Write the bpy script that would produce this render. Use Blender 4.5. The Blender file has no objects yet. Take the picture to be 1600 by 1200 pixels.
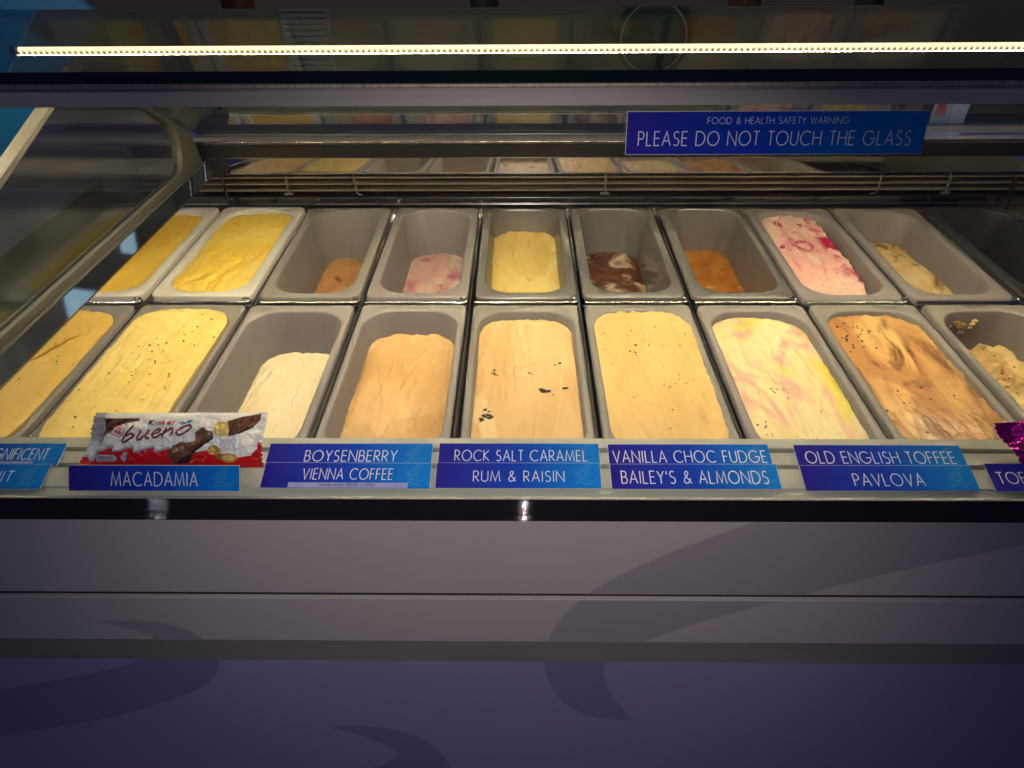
import bpy, bmesh, math, random
from mathutils import Vector, Matrix, noise

S = bpy.context.scene
COL = S.collection
R = math.radians

# ------------------------------------------------------------------ camera, world, lamps, exposure
cam = bpy.data.objects.new('camera', bpy.data.cameras.new('camera'))
COL.objects.link(cam)
S.camera = cam
cam.data.sensor_width = 36.0
cam.data.lens = 36.0 * 1110 / 1600
cam.data.clip_start = 0.01
cam.data.clip_end = 60
fw = Vector((-0.012543, 0.807808, -0.589312))
rt = Vector((0.999921, 0.010851, -0.006409))
up = Vector((-0.001218, 0.589346, 0.807880))
cam.matrix_world = Matrix(((rt.x, up.x, -fw.x, -0.00689), (rt.y, up.y, -fw.y, 0.0),
                           (rt.z, up.z, -fw.z, 0.54237), (0, 0, 0, 1)))

W = bpy.data.worlds.new('World')
S.world = W
W.use_nodes = True
W.node_tree.nodes['Background'].inputs['Color'].default_value = (0.37, 0.32, 1.0, 1)
W.node_tree.nodes['Background'].inputs['Strength'].default_value = 0.072

def lamp(name, kind, loc, energy, color, target=None, **kw):
    l = bpy.data.lights.new(name, kind)
    l.energy = energy
    l.color = color
    for k, v in kw.items():
        setattr(l, k, v)
    o = bpy.data.objects.new(name, l)
    COL.objects.link(o)
    o.location = loc
    if target is not None:
        o.rotation_euler = (Vector(target) - Vector(loc)).to_track_quat('-Z', 'Y').to_euler()
    return o

# the phone's own light above the lens, and the shop's ceiling lamp
lamp('phone_light', 'SPOT', (0.0, -0.03, 0.60), 12.0, (1.0, 0.92, 0.90), (-0.02, 0.52, 0.0),
     spot_size=R(76), spot_blend=1.0, shadow_soft_size=0.006)
lamp('ceiling_lamp', 'AREA', (-1.95, -1.75, 2.1), 6.0, (0.78, 0.88, 1.0), (-0.39, 0.52, 0.0), shape='RECTANGLE', size=0.07, size_y=0.07)
lamp('aisle_fill', 'AREA', (0.1, 2.15, 2.0), 7.0, (1.0, 0.88, 0.78), (0.1, 2.6, 0.6), shape='RECTANGLE', size=2.4, size_y=0.2)  # unseen lamp added over the serving aisle to light the back wall

S.view_settings.view_transform = 'Standard'
S.view_settings.look = 'None'
S.view_settings.exposure = 0
S.view_settings.gamma = 1
S.render.engine = 'CYCLES'
S.cycles.use_denoising = True
S.cycles.max_bounces = 10
S.cycles.transparent_max_bounces = 24
S.cycles.sample_clamp_indirect = 6

# ------------------------------------------------------------------ helpers
def lin(r, g, b):
    f = lambda c: c / 12.92 if c <= 0.04045 else ((c + 0.055) / 1.055) ** 2.4
    return (f(r / 255), f(g / 255), f(b / 255), 1)

def tag(o, label=None, cat=None, group=None, kind=None):
    if label: o['label'] = label
    if cat: o['category'] = cat
    if group: o['group'] = group
    if kind: o['kind'] = kind
    return o

def empty(name, loc=(0, 0, 0), rot=(0, 0, 0)):
    o = bpy.data.objects.new(name, None)
    COL.objects.link(o)
    o.location = loc
    o.rotation_euler = rot
    o.empty_display_size = 0.02
    return o

def link(name, me, mats, parent=None, loc=None, rot=None):
    o = bpy.data.objects.new(name, me)
    COL.objects.link(o)
    if not isinstance(mats, (list, tuple)): mats = [mats]
    for m in mats: me.materials.append(m)
    if parent is not None: o.parent = parent
    if loc is not None: o.location = loc
    if rot is not None: o.rotation_euler = rot
    return o

class MB:
    """collects shapes for one mesh object"""
    def __init__(s): s.v = []; s.f = []; s.mi = []
    def add(s, vs, fs, mi=0):
        n = len(s.v)
        s.v += [tuple(v) for v in vs]
        s.f += [tuple(i + n for i in f) for f in fs]
        s.mi += [mi] * len(fs)
    def box(s, a, b, mi=0, bev=0.0):
        bm = bmesh.new()
        bmesh.ops.create_cube(bm, size=1)
        for v in bm.verts:
            v.co = Vector(((a[i] + b[i]) / 2 + v.co[i] * (b[i] - a[i]) for i in range(3)))
        if bev: bmesh.ops.bevel(bm, geom=bm.edges[:], offset=bev, segments=2, affect='EDGES')
        s.bm(bm, mi)
    def bm(s, bm, mi=0):
        bm.verts.index_update()
        s.add([v.co[:] for v in bm.verts], [[v.index for v in f.verts] for f in bm.faces], mi)
        bm.free()
    def tube(s, pts, r, n=12, mi=0, closed=False):
        pts = [Vector(p) for p in pts]
        k = len(pts); rings = []
        ref = Vector((0, 0, 1))
        d0 = (pts[1] - pts[0]).normalized()
        if abs(d0.dot(ref)) > 0.9: ref = Vector((1, 0, 0))
        nv = (ref - d0 * ref.dot(d0)).normalized()
        vs = []
        for i, p in enumerate(pts):
            if closed: d = (pts[(i + 1) % k] - pts[i - 1]).normalized()
            else: d = (pts[min(i + 1, k - 1)] - pts[max(i - 1, 0)]).normalized()
            nv = (nv - d * nv.dot(d)).normalized()
            b = d.cross(nv)
            rr = r[i] if isinstance(r, (list, tuple)) else r
            for j in range(n):
                a = 2 * math.pi * j / n
                vs.append(p + nv * (rr * math.cos(a)) + b * (rr * math.sin(a)))
        fs = []
        m = k if closed else k - 1
        for i in range(m):
            for j in range(n):
                a, b_ = i * n + j, i * n + (j + 1) % n
                c, d_ = ((i + 1) % k) * n + (j + 1) % n, ((i + 1) % k) * n + j
                fs.append((a, b_, c, d_))
        if not closed:
            fs.append(tuple(range(n))[::-1]); fs.append(tuple((k - 1) * n + j for j in range(n)))
        s.add(vs, fs, mi)
    def extrude_x(s, prof, x0, x1, mi=0):
        """closed (Y,z) profile swept along X"""
        n = len(prof)
        vs = [(x0, y, z) for y, z in prof] + [(x1, y, z) for y, z in prof]
        fs = [(i, (i + 1) % n, n + (i + 1) % n, n + i) for i in range(n)]
        fs += [tuple(range(n))[::-1], tuple(range(n, 2 * n))]
        s.add(vs, fs, mi)
    def build(s, name, mats, parent=None, smooth=0, loc=None, rot=None):
        me = bpy.data.meshes.new(name)
        me.from_pydata(s.v, [], s.f)
        bm = bmesh.new(); bm.from_mesh(me)
        for f, m in zip(bm.faces, s.mi): f.material_index = m
        bmesh.ops.recalc_face_normals(bm, faces=bm.faces[:])
        bm.to_mesh(me); bm.free()
        if smooth:
            for p in me.polygons: p.use_smooth = True
            me.set_sharp_from_angle(angle=R(smooth))
        return link(name, me, mats, parent, loc, rot)

# ------------------------------------------------------------------ materials
def mat(name, col=(0.5, 0.5, 0.5, 1), rough=0.5, metal=0.0, spec=0.5, var=0.0, vscale=(20, 20, 20), bump=0.0, bscale=200,
        aniso=0.0, coat=0.0, rvar=0.0):
    m = bpy.data.materials.new(name); m.use_nodes = True
    nt = m.node_tree; p = nt.nodes['Principled BSDF']
    p.inputs['Base Color'].default_value = col
    p.inputs['Roughness'].default_value = rough
    p.inputs['Metallic'].default_value = metal
    p.inputs['Specular IOR Level'].default_value = spec
    p.inputs['Coat Weight'].default_value = coat
    p.inputs['Anisotropic'].default_value = aniso
    if var or bump or rvar:
        tc = nt.nodes.new('ShaderNodeTexCoord'); mp = nt.nodes.new('ShaderNodeMapping')
        mp.inputs['Scale'].default_value = vscale
        nt.links.new(tc.outputs['Object'], mp.inputs['Vector'])
        n = nt.nodes.new('ShaderNodeTexNoise'); n.inputs['Scale'].default_value = 1; n.inputs['Detail'].default_value = 6
        nt.links.new(mp.outputs['Vector'], n.inputs['Vector'])
        if var:
            r = nt.nodes.new('ShaderNodeValToRGB')
            r.color_ramp.elements[0].position = 0.3; r.color_ramp.elements[1].position = 0.7
            r.color_ramp.elements[0].color = tuple(c * (1 - var) for c in col[:3]) + (1,)
            r.color_ramp.elements[1].color = tuple(min(1, c * (1 + var)) for c in col[:3]) + (1,)
            nt.links.new(n.outputs['Fac'], r.inputs['Fac']); nt.links.new(r.outputs['Color'], p.inputs['Base Color'])
        if rvar:
            mr = nt.nodes.new('ShaderNodeMapRange')
            mr.inputs['To Min'].default_value = max(0.02, rough - rvar); mr.inputs['To Max'].default_value = rough + rvar
            nt.links.new(n.outputs['Fac'], mr.inputs['Value']); nt.links.new(mr.outputs['Result'], p.inputs['Roughness'])
        if bump:
            n2 = nt.nodes.new('ShaderNodeTexNoise'); n2.inputs['Scale'].default_value = bscale; n2.inputs['Detail'].default_value = 3
            nt.links.new(tc.outputs['Object'], n2.inputs['Vector'])
            b = nt.nodes.new('ShaderNodeBump'); b.inputs['Strength'].default_value = bump; b.inputs['Distance'].default_value = 0.001
            nt.links.new(n2.outputs['Fac'], b.inputs['Height']); nt.links.new(b.outputs['Normal'], p.inputs['Normal'])
    return m

def glass(name, tint=(1, 1, 1, 1), gain=1.0, base=0.04, rough=0.0, haze=0.0):
    """thin clear pane: see-through with a mirror sheen that grows at shallow angles"""
    m = bpy.data.materials.new(name); m.use_nodes = True
    nt = m.node_tree; nt.nodes.clear()
    out = nt.nodes.new('ShaderNodeOutputMaterial'); mix = nt.nodes.new('ShaderNodeMixShader')
    tr = nt.nodes.new('ShaderNodeBsdfTransparent'); tr.inputs['Color'].default_value = tint
    gl = nt.nodes.new('ShaderNodeBsdfGlossy'); gl.inputs['Roughness'].default_value = rough
    gl.inputs['Color'].default_value = (0.95, 1, 0.97, 1)
    lw = nt.nodes.new('ShaderNodeLayerWeight'); lw.inputs['Blend'].default_value = 0.5
    pw = nt.nodes.new('ShaderNodeMath'); pw.operation = 'POWER'; pw.inputs[1].default_value = 5
    ma = nt.nodes.new('ShaderNodeMath'); ma.operation = 'MULTIPLY_ADD'; ma.inputs[1].default_value = 0.96 * gain; ma.inputs[2].default_value = base
    ma.use_clamp = True
    nt.links.new(lw.outputs['Facing'], pw.inputs[0]); nt.links.new(pw.outputs[0], ma.inputs[0])
    nt.links.new(ma.outputs[0], mix.inputs[0]); nt.links.new(tr.outputs[0], mix.inputs[1]); nt.links.new(gl.outputs[0], mix.inputs[2])
    nt.links.new(mix.outputs[0], out.inputs['Surface'])
    return m

def emis(name, col, strength):
    m = bpy.data.materials.new(name); m.use_nodes = True
    p = m.node_tree.nodes['Principled BSDF']
    p.inputs['Base Color'].default_value = (0.8, 0.8, 0.8, 1)
    p.inputs['Emission Color'].default_value = col; p.inputs['Emission Strength'].default_value = strength
    return m

M = {}
M['ledge'] = mat('ledge metal', (0.52, 0.52, 0.43, 1), 0.48, 0.15, var=0.05, vscale=(6, 60, 60), rvar=0.08)
M['groove'] = mat('ledge groove', (0.20, 0.19, 0.17, 1), 0.5, 0.2)
M['rail_black'] = mat('black brushed rail', (0.085, 0.078, 0.085, 1), 0.035, 0.88, 0.5)
_nt = M['rail_black'].node_tree; _tc = _nt.nodes.new('ShaderNodeTexCoord'); _sp = _nt.nodes.new('ShaderNodeSeparateXYZ')
_ml = _nt.nodes.new('ShaderNodeMath'); _ml.operation = 'MULTIPLY'; _ml.inputs[1].default_value = 9000.0      # fine horizontal brushing grooves
_wn = _nt.nodes.new('ShaderNodeTexNoise'); _wn.noise_dimensions = '1D'; _wn.inputs['Scale'].default_value = 1.0; _wn.inputs['Detail'].default_value = 0
_mr = _nt.nodes.new('ShaderNodeMapRange'); _mr.inputs['From Min'].default_value = 0.2; _mr.inputs['From Max'].default_value = 0.8
_mr.inputs['To Min'].default_value = -1.5; _mr.inputs['To Max'].default_value = 1.5
_cx = _nt.nodes.new('ShaderNodeCombineXYZ'); _ge = _nt.nodes.new('ShaderNodeNewGeometry')
_ad = _nt.nodes.new('ShaderNodeVectorMath'); _ad.operation = 'ADD'; _no = _nt.nodes.new('ShaderNodeVectorMath'); _no.operation = 'NORMALIZE'
for _a, _b in ((_tc.outputs['Object'], _sp.inputs[0]), (_sp.outputs['Z'], _ml.inputs[0]), (_ml.outputs[0], _wn.inputs['W']), (_wn.outputs['Fac'], _mr.inputs['Value']),
               (_mr.outputs['Result'], _cx.inputs['Z']), (_ge.outputs['Normal'], _ad.inputs[0]), (_cx.outputs[0], _ad.inputs[1]), (_ad.outputs[0], _no.inputs[0]),
               (_no.outputs[0], _nt.nodes['Principled BSDF'].inputs['Normal'])):
    _nt.links.new(_a, _b)
M['panel_top'] = mat('mauve grey panel', (0.52, 0.46, 0.45, 1), 0.42, var=0.02, vscale=(3, 3, 3))
M['panel_low'] = mat('purple panel', (0.35, 0.295, 0.50, 1), 0.42, var=0.03, vscale=(2, 2, 2))
M['print_top'] = mat('mauve swirl print', (0.375, 0.332, 0.342, 1), 0.42)
M['print_low'] = mat('purple swirl print', (0.248, 0.207, 0.388, 1), 0.42)
M['bumper'] = mat('dark grey bumper', (0.25, 0.23, 0.205, 1), 0.4, 0.2, var=0.06, vscale=(5, 40, 40))
M['dark'] = mat('black plastic', (0.012, 0.012, 0.013, 1), 0.45)
M['glint'] = mat('cream gasket', (0.85, 0.72, 0.52, 1), 0.4, 0.0, var=0.25, vscale=(300, 4, 4))  # pale speckled colour stands for the LED's reflection along the rail
M['ventback'] = mat('brown vent backing', lin(88, 68, 48), 0.45, 0.3, var=.3, vscale=(6, 30, 60))
M['slat'] = mat('pale steel slat', (0.50, 0.46, 0.39, 1), 0.34, 0.6, var=.12, vscale=(30, 60, 60))
M['trim'] = mat('dull cream trim', (0.36, 0.34, 0.30, 1), 0.5, 0.2)
M['barmirror'] = mat('polished blue steel bar', (0.42, 0.50, 0.60, 1), 0.04, 1.0)
M['steel'] = mat('stainless steel', (0.55, 0.53, 0.49, 1), 0.22, 1.0, var=0.06, vscale=(8, 120, 120), rvar=0.06)
M['steel_dirty'] = mat('frosted steel', (0.27, 0.25, 0.21, 1), 0.5, 0.5, var=0.45, vscale=(60, 200, 200), rvar=0.15)
M['mirror'] = mat('polished steel', (0.92, 0.89, 0.84, 1), 0.04, 1.0, bump=0.02, bscale=12)
M['chrome'] = mat('chrome wire', (0.82, 0.80, 0.76, 1), 0.10, 1.0)
M['rail_grey'] = mat('grey satin rail', (0.49, 0.43, 0.37, 1), 0.6, 0.1, var=0.06, vscale=(5, 90, 90))
M['alu'] = mat('light anodised profile', (0.17, 0.165, 0.15, 1), 0.5, 0.3, var=0.05, vscale=(30, 30, 30))
M['liner'] = mat('well liner steel', (0.22, 0.21, 0.20, 1), 0.35, 0.8, var=0.1, vscale=(20, 20, 20))
M['pan_grey'] = mat('grey pan plastic', lin(148, 144, 140), 0.34, 0.0, 0.5, var=0.03, vscale=(30, 30, 30), bump=0.05, bscale=900)
M['pan_lilac'] = mat('lilac grey pan plastic', lin(152, 146, 146), 0.36, 0.0, 0.5, var=0.03, vscale=(30, 30, 30), bump=0.05, bscale=900)
M['pan_silver'] = mat('glossy silver pan plastic', lin(150, 148, 146), 0.18, 0.45, 0.6, var=0.03, vscale=(30, 30, 30))
M['pan_white'] = mat('white pan plastic', lin(228, 222, 214), 0.35, 0.0, 0.5)
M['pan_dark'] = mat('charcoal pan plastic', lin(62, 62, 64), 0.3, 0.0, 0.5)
M['glass_front'] = glass('clear front glass', (0.99, 1, 0.99, 1), 0.7, 0.012)
M['glass_top'] = glass('smoky top glass', (0.55, 0.53, 0.51, 1), 1.0, 0.03)
M['glass_rear'] = glass('tinted rear glass', (0.88, 0.92, 0.86, 1), 2.2, 0.10)
M['glass_end'] = glass('end glass', (0.80, 0.85, 0.86, 1), 1.0, 0.24, 0.10)
_m = bpy.data.materials.new('inner glass face'); _m.use_nodes = True; _t = _m.node_tree; _t.nodes.clear()
_o = _t.nodes.new('ShaderNodeOutputMaterial'); _b = _t.nodes.new('ShaderNodeBsdfTransparent'); _b.inputs['Color'].default_value = (0.97, 0.98, 0.97, 1)
_t.links.new(_b.outputs[0], _o.inputs['Surface']); M['clear'] = _m
M['glass_edge'] = mat('dark green glass edge', (0.002, 0.014, 0.011, 1), 0.12, 0, 0.5)
M['acrylic'] = glass('clear acrylic sleeve', (0.93, 0.95, 0.96, 1), 0.8, 0.03, 0.02)
M['white'] = mat('white print', lin(226, 226, 236), 0.5)
M['lavender'] = mat('lavender sticker', lin(150, 155, 210), 0.45)
M['ink'] = mat('dark ink', lin(50, 50, 90), 0.6)
M['card_edge'] = mat('card edge', lin(215, 215, 215), 0.5)
M['swirl'] = mat('light blue swirl print', lin(34, 126, 200), 0.5)
M['slate'] = mat('slate blue worktop', lin(135, 146, 164), 0.25, 0.0, 0.5, var=0.1, vscale=(4, 4, 4))
M['deck'] = mat('blue rear deck', lin(112, 122, 186), 0.3, 0, 0.5)
M['green'] = mat('dark green splashback', lin(92, 168, 104), 0.35, var=0.12, vscale=(2, 2, 2))
M['bluestrip'] = mat('blue counter edge', lin(150, 158, 216), 0.4)
M['bluebrd'] = mat('deep blue board', lin(20, 116, 180), 0.5)
M['wall'] = mat('olive brown wall', lin(146, 134, 116), 0.7, var=0.08, vscale=(2, 2, 2))
M['wallgrey'] = mat('grey slatted panel', lin(170, 165, 160), 0.6)
M['disc'] = mat('charcoal disc', lin(58, 60, 64), 0.5)
M['brown'] = mat('brown cup', lin(110, 66, 44), 0.5)
M['boxlight'] = emis('cool lit diffuser', (0.62, 0.8, 1.0, 1), 0.9)
M['screen'] = emis('lit screen', (0.55, 0.6, 0.85, 1), 0.5)
M['screen_red'] = emis('red picture on screen', (0.8, 0.05, 0.06, 1), 0.5)

def residue(m, amount, tint):
    nt = m.node_tree; p = nt.nodes['Principled BSDF']; src = p.inputs['Base Color'].links[0].from_socket
    tc = nt.nodes.new('ShaderNodeTexCoord'); mp = nt.nodes.new('ShaderNodeMapping'); mp.inputs['Scale'].default_value = (34, 20, 9)
    n = nt.nodes.new('ShaderNodeTexNoise'); n.inputs['Scale'].default_value = 1; n.inputs['Detail'].default_value = 5; n.inputs['Distortion'].default_value = 1.2
    oi = nt.nodes.new('ShaderNodeObjectInfo'); ad = nt.nodes.new('ShaderNodeVectorMath'); ad.operation = 'ADD'
    nt.links.new(tc.outputs['Object'], mp.inputs['Vector']); nt.links.new(mp.outputs['Vector'], ad.inputs[0]); nt.links.new(oi.outputs['Location'], ad.inputs[1]); nt.links.new(ad.outputs[0], n.inputs['Vector'])
    r = nt.nodes.new('ShaderNodeMapRange'); r.interpolation_type = 'SMOOTHSTEP'; r.inputs['From Min'].default_value = .46; r.inputs['From Max'].default_value = .68; r.inputs['To Max'].default_value = amount
    nt.links.new(n.outputs['Fac'], r.inputs['Value'])
    mx = nt.nodes.new('ShaderNodeMix'); mx.data_type = 'RGBA'; mx.inputs[7].default_value = tint
    nt.links.new(r.outputs['Result'], mx.inputs[0]); nt.links.new(src, mx.inputs[6]); nt.links.new(mx.outputs[2], p.inputs['Base Color'])
for _k in ('pan_grey', 'pan_lilac', 'pan_silver'): residue(M[_k], .16, lin(150, 118, 84))

def gradient_card(name, c0, cm, c1, half):
    """printed left-to-right blue gradient (object X)"""
    m = bpy.data.materials.new(name); m.use_nodes = True
    nt = m.node_tree; p = nt.nodes['Principled BSDF']; p.inputs['Roughness'].default_value = 0.4; p.inputs['Specular IOR Level'].default_value = 0.12
    tc = nt.nodes.new('ShaderNodeTexCoord'); sp = nt.nodes.new('ShaderNodeSeparateXYZ')
    mr = nt.nodes.new('ShaderNodeMapRange'); mr.inputs['From Min'].default_value = -half; mr.inputs['From Max'].default_value = half
    r = nt.nodes.new('ShaderNodeValToRGB')
    e = r.color_ramp.elements
    e[0].color = c0; e[1].color = c1; e[0].position = 0.0; e[1].position = 0.92
    q = e.new(0.5); q.color = cm
    nt.links.new(tc.outputs['Object'], sp.inputs[0]); nt.links.new(sp.outputs['X'], mr.inputs['Value'])
    nt.links.new(mr.outputs['Result'], r.inputs['Fac']); nt.links.new(r.outputs['Color'], p.inputs['Base Color'])
    return m
M['card'] = gradient_card('blue gradient card', lin(36, 24, 140), lin(10, 60, 178), lin(0, 120, 210), 0.088)
M['signcard'] = gradient_card('blue gradient sign', lin(30, 14, 150), lin(14, 66, 180), lin(4, 122, 190), 0.125)

# ------------------------------------------------------------------ stroke lettering (geometric capitals)
def arc(cx, cy, rx, ry, a0, a1, n=14):
    return [(cx + rx * math.cos(R(a0 + (a1 - a0) * i / n)), cy + ry * math.sin(R(a0 + (a1 - a0) * i / n))) for i in range(n + 1)]
GL = {
 'A': (.72, [[(0, 0), (.36, 1), (.72, 0)], [(.13, .34), (.59, .34)]]),
 'B': (.52, [[(0, 0), (0, 1), (.22, 1)] + arc(.22, .76, .24, .24, 90, -90) + [(0, .52)], [(.22, .52), (.25, .52)] + arc(.25, .26, .27, .26, 90, -90) + [(0, 0)]]),
 'C': (.84, [arc(.5, .5, .5, .5, 47, 313, 24)]),
 'D': (.76, [[(0, 0), (0, 1), (.26, 1)] + arc(.26, .5, .5, .5, 90, -90, 20) + [(0, 0)]]),
 'E': (.46, [[(.46, 1), (0, 1), (0, 0), (.46, 0)], [(0, .53), (.43, .53)]]),
 'F': (.44, [[(.44, 1), (0, 1), (0, 0)], [(0, .53), (.41, .53)]]),
 'G': (1.0, [arc(.5, .5, .5, .5, 47, 358, 26) + [(.58, .48)]]),
 'H': (.68, [[(0, 0), (0, 1)], [(.68, 0), (.68, 1)], [(0, .53), (.68, .53)]]),
 'I': (.06, [[(.03, 0), (.03, 1)]]),
 'K': (.58, [[(0, 0), (0, 1)], [(.54, 1), (.02, .5), (.58, 0)]]),
 'L': (.42, [[(0, 1), (0, 0), (.42, 0)]]),
 'M': (.92, [[(0, 0), (.13, 1), (.46, .06), (.79, 1), (.92, 0)]]),
 'N': (.74, [[(0, 0), (0, 1), (.74, 0), (.74, 1)]]),
 'O': (1.0, [arc(.5, .5, .5, .5, 0, 360, 30)]),
 'P': (.48, [[(0, 0), (0, 1), (.21, 1)] + arc(.21, .73, .27, .27, 90, -90) + [(0, .46)]]),
 'R': (.54, [[(0, 0), (0, 1), (.21, 1)] + arc(.21, .73, .27, .27, 90, -90) + [(0, .46)], [(.16, .46), (.54, 0)]]),
 'S': (.50, [arc(.26, .755, .22, .245, 38, 270, 14) + arc(.24, .25, .25, .26, 90, -140, 14)]),
 'T': (.50, [[(0, 1), (.5, 1)], [(.25, 1), (.25, 0)]]),
 'U': (.62, [[(0, 1), (0, .31)] + arc(.31, .31, .31, .31, 180, 360, 16) + [(.62, 1)]]),
 'V': (.68, [[(0, 1), (.34, 0), (.68, 1)]]),
 'W': (1.0, [[(0, 1), (.25, 0), (.5, .94), (.75, 0), (1, 1)]]),
 'X': (.58, [[(0, 0), (.58, 1)], [(0, 1), (.58, 0)]]),
 'Y': (.60, [[(0, 1), (.3, .48), (.6, 1)], [(.3, .48), (.3, 0)]]),
 '&': (.74, [[(.74, 0), (.24, .64), (.19, .80), (.25, .94), (.37, 1.0), (.48, .93), (.5, .8), (.42, .66), (.14, .42), (.06, .25), (.1, .09), (.26, 0), (.44, .04), (.58, .18), (.70, .42)]]),
 "'": (.06, [[(.03, 1), (.03, .74)]]),
 ' ': (.28, []),
}
def ribbon(mb, pts, w, z):
    pts = [Vector(p) for p in pts]
    q = [pts[0]]
    for p in pts[1:]:
        if (p - q[-1]).length > 1e-7: q.append(p)
    pts = q; n = len(pts)
    if n < 2: return
    closed = (pts[0] - pts[-1]).length < 1e-6
    vs = []
    for i, p in enumerate(pts):
        if closed and i in (0, n - 1): d0 = (pts[n - 1] - pts[n - 2]).normalized(); d1 = (pts[1] - pts[0]).normalized()
        else:
            d0 = (pts[i] - pts[i - 1]).normalized() if i > 0 else (pts[1] - pts[0]).normalized()
            d1 = (pts[i + 1] - pts[i]).normalized() if i < n - 1 else d0
        t = d0 + d1
        t = t.normalized() if t.length > 1e-6 else d0
        nn = Vector((-t.y, t.x)); c = max(0.35, nn.dot(Vector((-d0.y, d0.x))))
        o = nn * (w / 2 / c)
        vs += [(p.x + o.x, p.y + o.y, z), (p.x - o.x, p.y - o.y, z)]
    fs = [(2 * i + 1, 2 * i + 3, 2 * i + 2, 2 * i) for i in range(n - 1)]
    mb.add(vs, fs)
def text_width(t, sp): return sum(GL[c][0] + sp for c in t) - sp
def lettering(t, x0, x1, y, h, z, parent, material, weight=.076, name='lettering', sp=.26):
    """capitals between local x0 and x1, baseline y, cap height h"""
    mb = MB(); k = (x1 - x0) / text_width(t, sp); x = x0; j = 0
    for c in t:
        for st in GL[c][1]:
            ribbon(mb, [(x + a * k, y + b * h) for a, b in st], weight * h, z + 0.00003 * (j % 3)); j += 1
        x += (GL[c][0] + sp) * k
    return mb.build(name, material, parent)

# ------------------------------------------------------------------ the display freezer
X0, X1 = -1.35, 1.45
SL = R(14)
case = empty('display_freezer', (0, 0.52, -0.9))
tag(case, 'glass fronted ice cream display freezer with purple front panels and steel well', 'display freezer')
INV = Matrix.Translation((0, -0.52, 0.9))
def part(mb, name, mats, parent=case, smooth=0):
    o = mb.build(name, mats, None, smooth)
    o.parent = parent
    o.matrix_parent_inverse = Matrix.Translation(-Vector(case.location)) if parent is case else Matrix.Identity(4)
    return o

# sloping label ledge with two grooves (profile in Y,z)
def on_slope(y, lift=0.0):           # point of the ledge surface above ground position y
    return (y - math.sin(SL) * lift, 0.035 - (0.5942 - y) * math.tan(SL) + math.cos(SL) * lift)
pf = [(0.5942, 0.035)]
for a, b in ((0.5819, 0.5762), (0.5618, 0.5563)):
    pf += [on_slope(a), on_slope(a - 0.0006, -0.006), on_slope(b + 0.0006, -0.006), on_slope(b)]
pf += [on_slope(0.5335), on_slope(0.5328, -0.0018), on_slope(0.5222, -0.0018), (0.5222, -0.02), (0.5942, -0.02)]
mb = MB(); mb.extrude_x(pf, X0, X1); part(mb, 'label_ledge', M['ledge'])
mb = MB()
for a, b in ((0.5814, 0.5767), (0.5613, 0.5568)):
    ya, za = on_slope(a, -0.0052); yb, zb = on_slope(b, -0.0052)
    mb.extrude_x([(ya, za), (yb, zb), (yb, zb - 0.0004), (ya, za - 0.0004)], X0, X1)
part(mb, 'groove_lining', M['groove'])
mb = MB(); mb.box((X0, 0.5174, -0.0140), (X1, 0.5219, 0.0172), bev=0.0009); part(mb, 'front_rail', M['rail_black'], smooth=40)
mb = MB(); mb.box((X0, 0.5178, 0.0174), (X1, 0.5219, 0.0186), bev=0.0004); part(mb, 'rail_trim', M['trim'], smooth=40)

def panel(z0, z1, m, name='front_panel'):
    mb = MB(); mb.box((X0, 0.5190, z0), (X1, 0.5390, z1), bev=0.0012)
    return part(mb, name, m, smooth=40)
pA = panel(-0.1361, -0.0146, M['panel_top'])
pB = panel(-0.2290, -0.1455, M['panel_top'])
pC = panel(-0.80, -0.2655, M['panel_low'], 'lower_panel')
mb = MB(); mb.box((X0, 0.524, -0.146), (X1, 0.538, -0.1358)); part(mb, 'panel_joint', M['dark'])
mb = MB(); mb.extrude_x([(0.5200, -0.2294), (0.5145, -0.2600), (0.5140, -0.2625), (0.5150, -0.2635), (0.5205, -0.2650), (0.538, -0.2650), (0.538, -0.2294)], X0, X1)
part(mb, 'bumper_rail', M['bumper'], smooth=35)

# swirl artwork printed on the panels: bands between two outlines, cut at the panel joints
SW = [([(0.2352, -0.0155), (0.1639, -0.058), (0.1119, -0.0956), (0.0679, -0.1377), (0.04, -0.1838), (0.0265, -0.2289), (0.0227, -0.2698), (0.0339, -0.3277), (0.0592, -0.374), (0.0954, -0.4011), (0.1486, -0.4087)],
       [(0.6666, 0.0131), (0.5307, -0.0475), (0.4091, -0.0935), (0.2932, -0.1453), (0.2109, -0.1848), (0.1469, -0.225), (0.1067, -0.2619), (0.099, -0.2902), (0.1074, -0.3269), (0.1231, -0.3652), (0.1486, -0.4087)]),
      ([(-0.5189, -0.1912), (-0.4756, -0.1896), (-0.4383, -0.1943), (-0.4085, -0.2133), (-0.3935, -0.2465), (-0.3934, -0.2813), (-0.4172, -0.3225), (-0.465, -0.3568), (-0.5478, -0.3981), (-0.65, -0.4332), (-0.9171, -0.5091)],
       [(-0.5189, -0.1912), (-0.4881, -0.2037), (-0.4619, -0.2204), (-0.456, -0.2403), (-0.4642, -0.254), (-0.4848, -0.2681), (-0.5049, -0.2796), (-0.5482, -0.2974), (-0.6053, -0.3157), (-0.7016, -0.3426), (-0.8492, -0.3775)]),
      ([(-0.2746, -0.4331), (-0.2335, -0.4291), (-0.1895, -0.4371), (-0.151, -0.4611), (-0.122, -0.5062), (-0.1126, -0.554), (-0.1298, -0.6261)],
       [(-0.2746, -0.4331), (-0.2409, -0.45), (-0.2115, -0.4709), (-0.1908, -0.4924), (-0.1862, -0.5109), (-0.2097, -0.5361), (-0.2729, -0.5767)])]
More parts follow.
